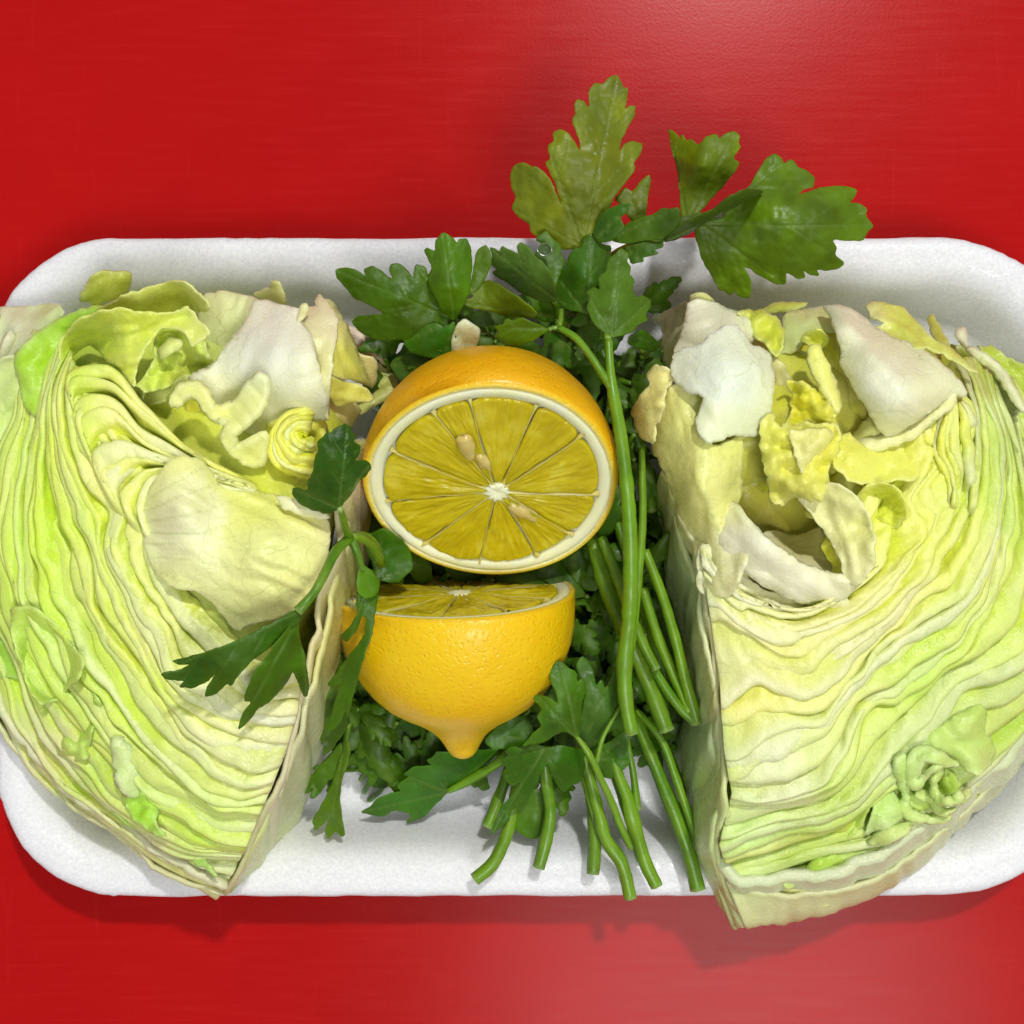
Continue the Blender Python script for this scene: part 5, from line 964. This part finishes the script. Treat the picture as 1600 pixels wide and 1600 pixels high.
leaflet(s, P4_((1260,1190),(1180,1250),(1158,1340),(1175,1400),(1200,1415),(1230,1440),(1275,1442),(1300,1410),(1330,1300),(1330,1200)), (840,1235), [(840,1235,24),(835,1310,20)], (70,124,16), step=5)
leaflet(s, P4_((1080,880),(1150,830),(1230,830),(1260,900),(1240,950),(1180,990),(1120,990),(1060,1000),(1010,950)), (850,1150), [(850,1150,30),(775,1150,30)], (46,104,20), step=5)
# H
s = sprig(786, 1188, 18, 'flat parsley sprig lying on the tray floor below the tip of the lower lemon half')
stem(s, [(700,1236,17),(728,1222,18),(755,1206,19),(787,1184,21),(815,1150,20)], [.6,.9,1.0,1.1,1.1], (88,142,22))
leaflet(s, P4_((1090,985),(1000,1000),(940,985),(850,1010),(780,1005),(760,1030),(720,1050),(755,1075),(660,1080),(610,1120),(640,1130),(600,1160),(580,1180),(600,1200),(560,1210),(480,1240),(440,1285),(393,1310),(450,1322),(515,1332),(555,1300),(640,1308),(645,1335),(620,1368),(680,1342),(720,1330),(755,1280),(790,1250),(820,1215),(850,1200),(900,1165),(960,1110),(1050,1050)), (700,1238), [(700,1238,16),(565,1270,13),(770,1170,21),(640,1280,12),(650,1210,20),(720,1190,22),(600,1250,16)], (48,112,18), step=4)
# I
s = sprig(540, 1150, 20, 'drooping parsley sprig at the right foot of the left lettuce wedge')
stem(s, [(545,1130,22),(538,1170,20),(532,1210,18)], [.7,.6,.5])
leaflet(s, P4_((330,940),(290,1050),(250,1180),(190,1290),(148,1352),(170,1402),(215,1360),(240,1330),(218,1400),(235,1448),(270,1402),(300,1432),(320,1420),(300,1330),(290,1240),(303,1150),(325,1080),(345,1000)), (540,1150), [(540,1150,26),(515,1310,17),(490,1290,17),(530,1220,24)], (76,118,18), step=4)
leaflet(s, P4_((300,500),(240,520),(190,545),(215,590),(205,650),(180,690),(240,700),(200,750),(150,800),(130,860),(160,920),(210,960),(205,1030),(260,990),(300,930),(330,860),(340,760),(360,650)), (530,1080), [(530,1080,32),(500,1030,34),(485,1130,30),(540,1060,30)], (58,100,12), step=5)
leaflet(s, P4_((300,960),(250,1010),(200,1060),(170,1110),(80,1170),(50,1210),(130,1215),(150,1200),(200,1200),(230,1150),(270,1140),(300,1060)), (525,1170), [(525,1170,24),(460,1238,20)], (62,108,14), step=5)

# cut stems, each on a sprig of its own
ST = [
 ('parsley sprig with a slender stem just right of the longest stem', [[(1003,700,40),(1004,825,41),(998,900,41),(988,990,41),(979,1045,41)]], [[.55,.7,.75,.8,.8]]),
 ('parsley sprig with the thickest stem, cut square beside the longest stem', [[(925,840,30),(945,910,32),(980,990,34),(1015,1070,34),(1042,1142,34)]], [[1.2,1.45,1.5,1.5,1.45]]),
 ('parsley sprig with a short cut stem ending between the longest stem and the thickest one', [[(940,840,36),(965,900,38),(990,970,39),(1012,1020,39),(1026,1046,39)]], [[.9,.95,1.0,.95,.9]]),
 ('parsley sprig with a Y-shaped stem foot touching the left edge of the right lettuce wedge', [[(1008,860,38),(1035,930,39),(1056,1000,39),(1073,1070,37),(1090,1130,36)], [(1005,920,34),(1030,1000,35),(1055,1060,35),(1078,1112,36)], [(1022,1045,36),(1045,1082,36),(1068,1112,36),(1086,1128,36)]], [[.8,.9,.95,1.0,1.35],[.9,.95,.95,1.0],[.75,.8,.85,.9]]),
 ('parsley sprig with a long straight stem slanting down to the bottom tray rim', [[(985,1100,24),(1005,1150,25),(1032,1215,25),(1062,1290,25),(1080,1345,25),(1091,1390,25)]], [[1.1,1.2,1.3,1.35,1.35,1.35]]),
 ('parsley sprig with its cut end tucked against the lower left edge of the right wedge', [[(1000,1130,19),(1020,1190,20),(1050,1250,21),(1085,1305,22),(1110,1355,23)]], [[.9,.95,1.0,1.0,.95]]),
 ('parsley sprig with a thin curved stem arching in front of the right wedge foot', [[(995,1110,28),(1030,1150,29),(1058,1220,28),(1080,1285,27),(1095,1330,26)]], [[.6,.7,.75,.75,.7]]),
 ('parsley sprig with a swollen joint in its stem, cut end on the tray rim', [[(955,1170,30),(968,1215,30),(980,1245,30),(988,1277,30),(998,1310,29),(1010,1350,28),(1027,1385,28)], [(978,1150,31),(990,1210,30),(996,1265,30)]], [[1.0,1.05,1.15,1.5,1.2,1.25,1.3],[.55,.6,.8]]),
 ('parsley sprig whose cut stem end reaches lowest, over the bottom tray rim', [[(905,1150,26),(918,1200,26),(935,1265,26),(948,1312,27),(970,1345,27),(986,1404,27)]], [[1.0,1.05,1.1,1.2,1.3,1.25]]),
 ('parsley sprig with a short upright stem end between the two groups of stems', [[(915,1180,20),(925,1250,22),(930,1310,24),(927,1366,25)]], [[1.0,1.1,1.2,1.2]]),
 ('parsley sprig with a stem curving left to the tray rim, leftmost of the cut ends', [[(812,1200,22),(804,1250,23),(790,1310,24),(768,1352,25),(742,1374,25)]], [[1.1,1.15,1.15,1.2,1.2]]),
 ('parsley sprig with a short stem stub showing left of the fan-shaped leaf', [[(815,1150,18),(790,1220,19),(762,1292,19)]], [[1.0,1.1,1.1]]),
 ('parsley sprig with a stem crossing under the pale forked stem', [[(940,1140,16),(962,1210,17),(985,1280,19),(1004,1345,21)]], [[.9,1.0,1.1,1.1]]),
 ('parsley sprig with a stem lying beneath the long slanting stem near the right wedge', [[(1010,1100,16),(1040,1170,17),(1068,1240,18),(1090,1300,19)]], [[.9,1.0,1.05,1.0]]),
 ('parsley sprig with a stem running behind the thickest stem, deep in the bundle', [[(960,800,26),(985,880,27),(1010,960,28),(1035,1040,28),(1050,1090,27)]], [[.9,1.0,1.05,1.05,1.0]]),
 ('parsley sprig with a thin pale stem hanging beside the jointed stem', [[(900,1170,22),(915,1220,24),(930,1270,25),(945,1312,25)]], [[.8,.85,.9,.9]]),
]
roots = []
for lab, paths, rads in ST:
    e = paths[0][-1]; s = sprig(e[0], e[1], e[2], lab)
    for p_, r_ in zip(paths, rads):
        stem(s, p_, np.array(r_)*1.08, random.choice([(80,136,18), (72,128,16), (90,142,24), (76,124,20)]), seg=14)
    roots.append(s)
# leaves of the lower layers, spread over those sprigs
zone = [(600,600),(570,560),(620,490),(760,500),(900,480),(1020,520),(1030,700),(1045,800),(1075,1000),(1090,1120),(1060,1180),(990,1190),(930,1200),(850,1210),(760,1180),(660,1230),(560,1240),(500,1200),(500,1120),(520,1000),(560,880),(600,800)]
zone = np.array(zone, float)
lem = lambda x, y: ((x-768)/185)**2+((y-740)/175)**2 < .80 or (((x-713)/175)**2 + ((y-1000)/120)**2 < .7)
cnt = 0; tries = 0
rs = random.Random(5)
while cnt < 230 and tries < 9000:
    tries += 1
    x = rs.uniform(480, 1100); y = rs.uniform(470, 1250)
    if not inside(zone, np.array([x]), np.array([y]))[0] or lem(x, y): continue
    top = 26 if not (x > 940 and y > 780) else 20
    z = rs.uniform(8, top)
    if y > 1130: z = rs.uniform(8, 15)
    if x < 570: z = min(z, 16)
    if y < 560: z = rs.uniform(16, 34)
    size = rs.uniform(70, 135)
    ang = rs.uniform(0, 2*math.pi)
    tx, ty = x+size*math.sin(ang), y-size*math.cos(ang)
    if not inside(zone, np.array([tx]), np.array([ty]))[0]: continue
    random.seed(cnt+100)
    filler(roots[cnt % len(roots)], x, y, z, ang, size, (1, rs.uniform(.7, 1)), max(7, z+rs.uniform(-6, 6)), rs.choice([(40,92,12), (50,106,16), (36,84,12), (58,110,34), (66,116,14)]), bend=3)
    cnt += 1
# some better seen ones near the surface
near = [(760,520,33,-.9,90),(800,505,34,.8,90),(640,520,30,-1.9,90),(690,545,33,-1.2,80),(900,530,33,.9,90),(950,600,30,2.2,80),(600,560,30,-.6,80),(870,500,33,-.4,90),(1005,480,32,.9,80),(560,1000,22,3.3,90),(545,1090,22,3.7,90),(620,1130,16,1.2,110),(680,1170,14,2.2,110),(580,1150,16,2.6,110),(1010,560,28,1.6,80),(990,680,30,.5,80),(1000,640,34,0.3,80),(1030,780,30,-.4,60),(985,600,32,1.9,70),(990,720,30,2.8,75),(1010,560,33,2.6,60),(930,920,22,2.7,70),(920,1010,26,.6,75),(940,1060,24,-.5,85),(915,980,22,1.4,60),(600,590,28,-1.2,70),(650,545,30,.2,70),(560,1110,24,2.4,80),(600,1180,14,1.7,110),(640,1160,16,1.9,110),(580,1200,12,1.5,100),(520,1180,18,3.6,80),(880,560,30,1.0,70),(845,545,28,-1.2,70),(590,800,24,3.3,70),(1040,830,24,.2,70),(1000,1130,20,2.0,60),(950,1150,24,3.4,70),(870,1200,20,3.0,80),(1020,880,28,.5,60)]
for i, (x, y, z, a, sz) in enumerate(near):
    random.seed(i+900)
    filler(roots[(i*5) % len(roots)], x, y, z, a, sz, (1, .95), z+random.uniform(-3, 4), random.choice([(46,98,14), (56,108,18), (40,90,14)]), bend=3, step=6)

# ------------------------------------------------------------------ water drops
def drop(px, py, z, r, label):
    nu, nv = 12, 20; u = np.linspace(0, math.pi, nu)[:, None]; v = np.linspace(0, 2*math.pi, nv, endpoint=False)[None]
    c = W(px, py, z); X = r*np.sin(u)*np.cos(v); Y = r*.82*np.sin(u)*np.sin(v); Z = r*.5*np.cos(u)+0*v
    P = np.stack([c[0]+X, c[1]+Y, c[2]+Z], -1).reshape(-1, 3); i = np.arange(nu*nv).reshape(nu, nv); j = np.roll(i, -1, 1)
    o = mk('water_drop', P, np.stack([i[:-1], i[1:], j[1:], j[:-1]], -1).reshape(-1, 4), MW)
    tag(o, label, 'water drop', 'water drops on the parsley')
drop(851, 390, 46.3, .0014, 'largest water drop, on the bluish parsley leaf above the upper lemon half')
drop(873, 213, 46.6, .0009, 'round water drop on the left lobe of the top parsley leaf')
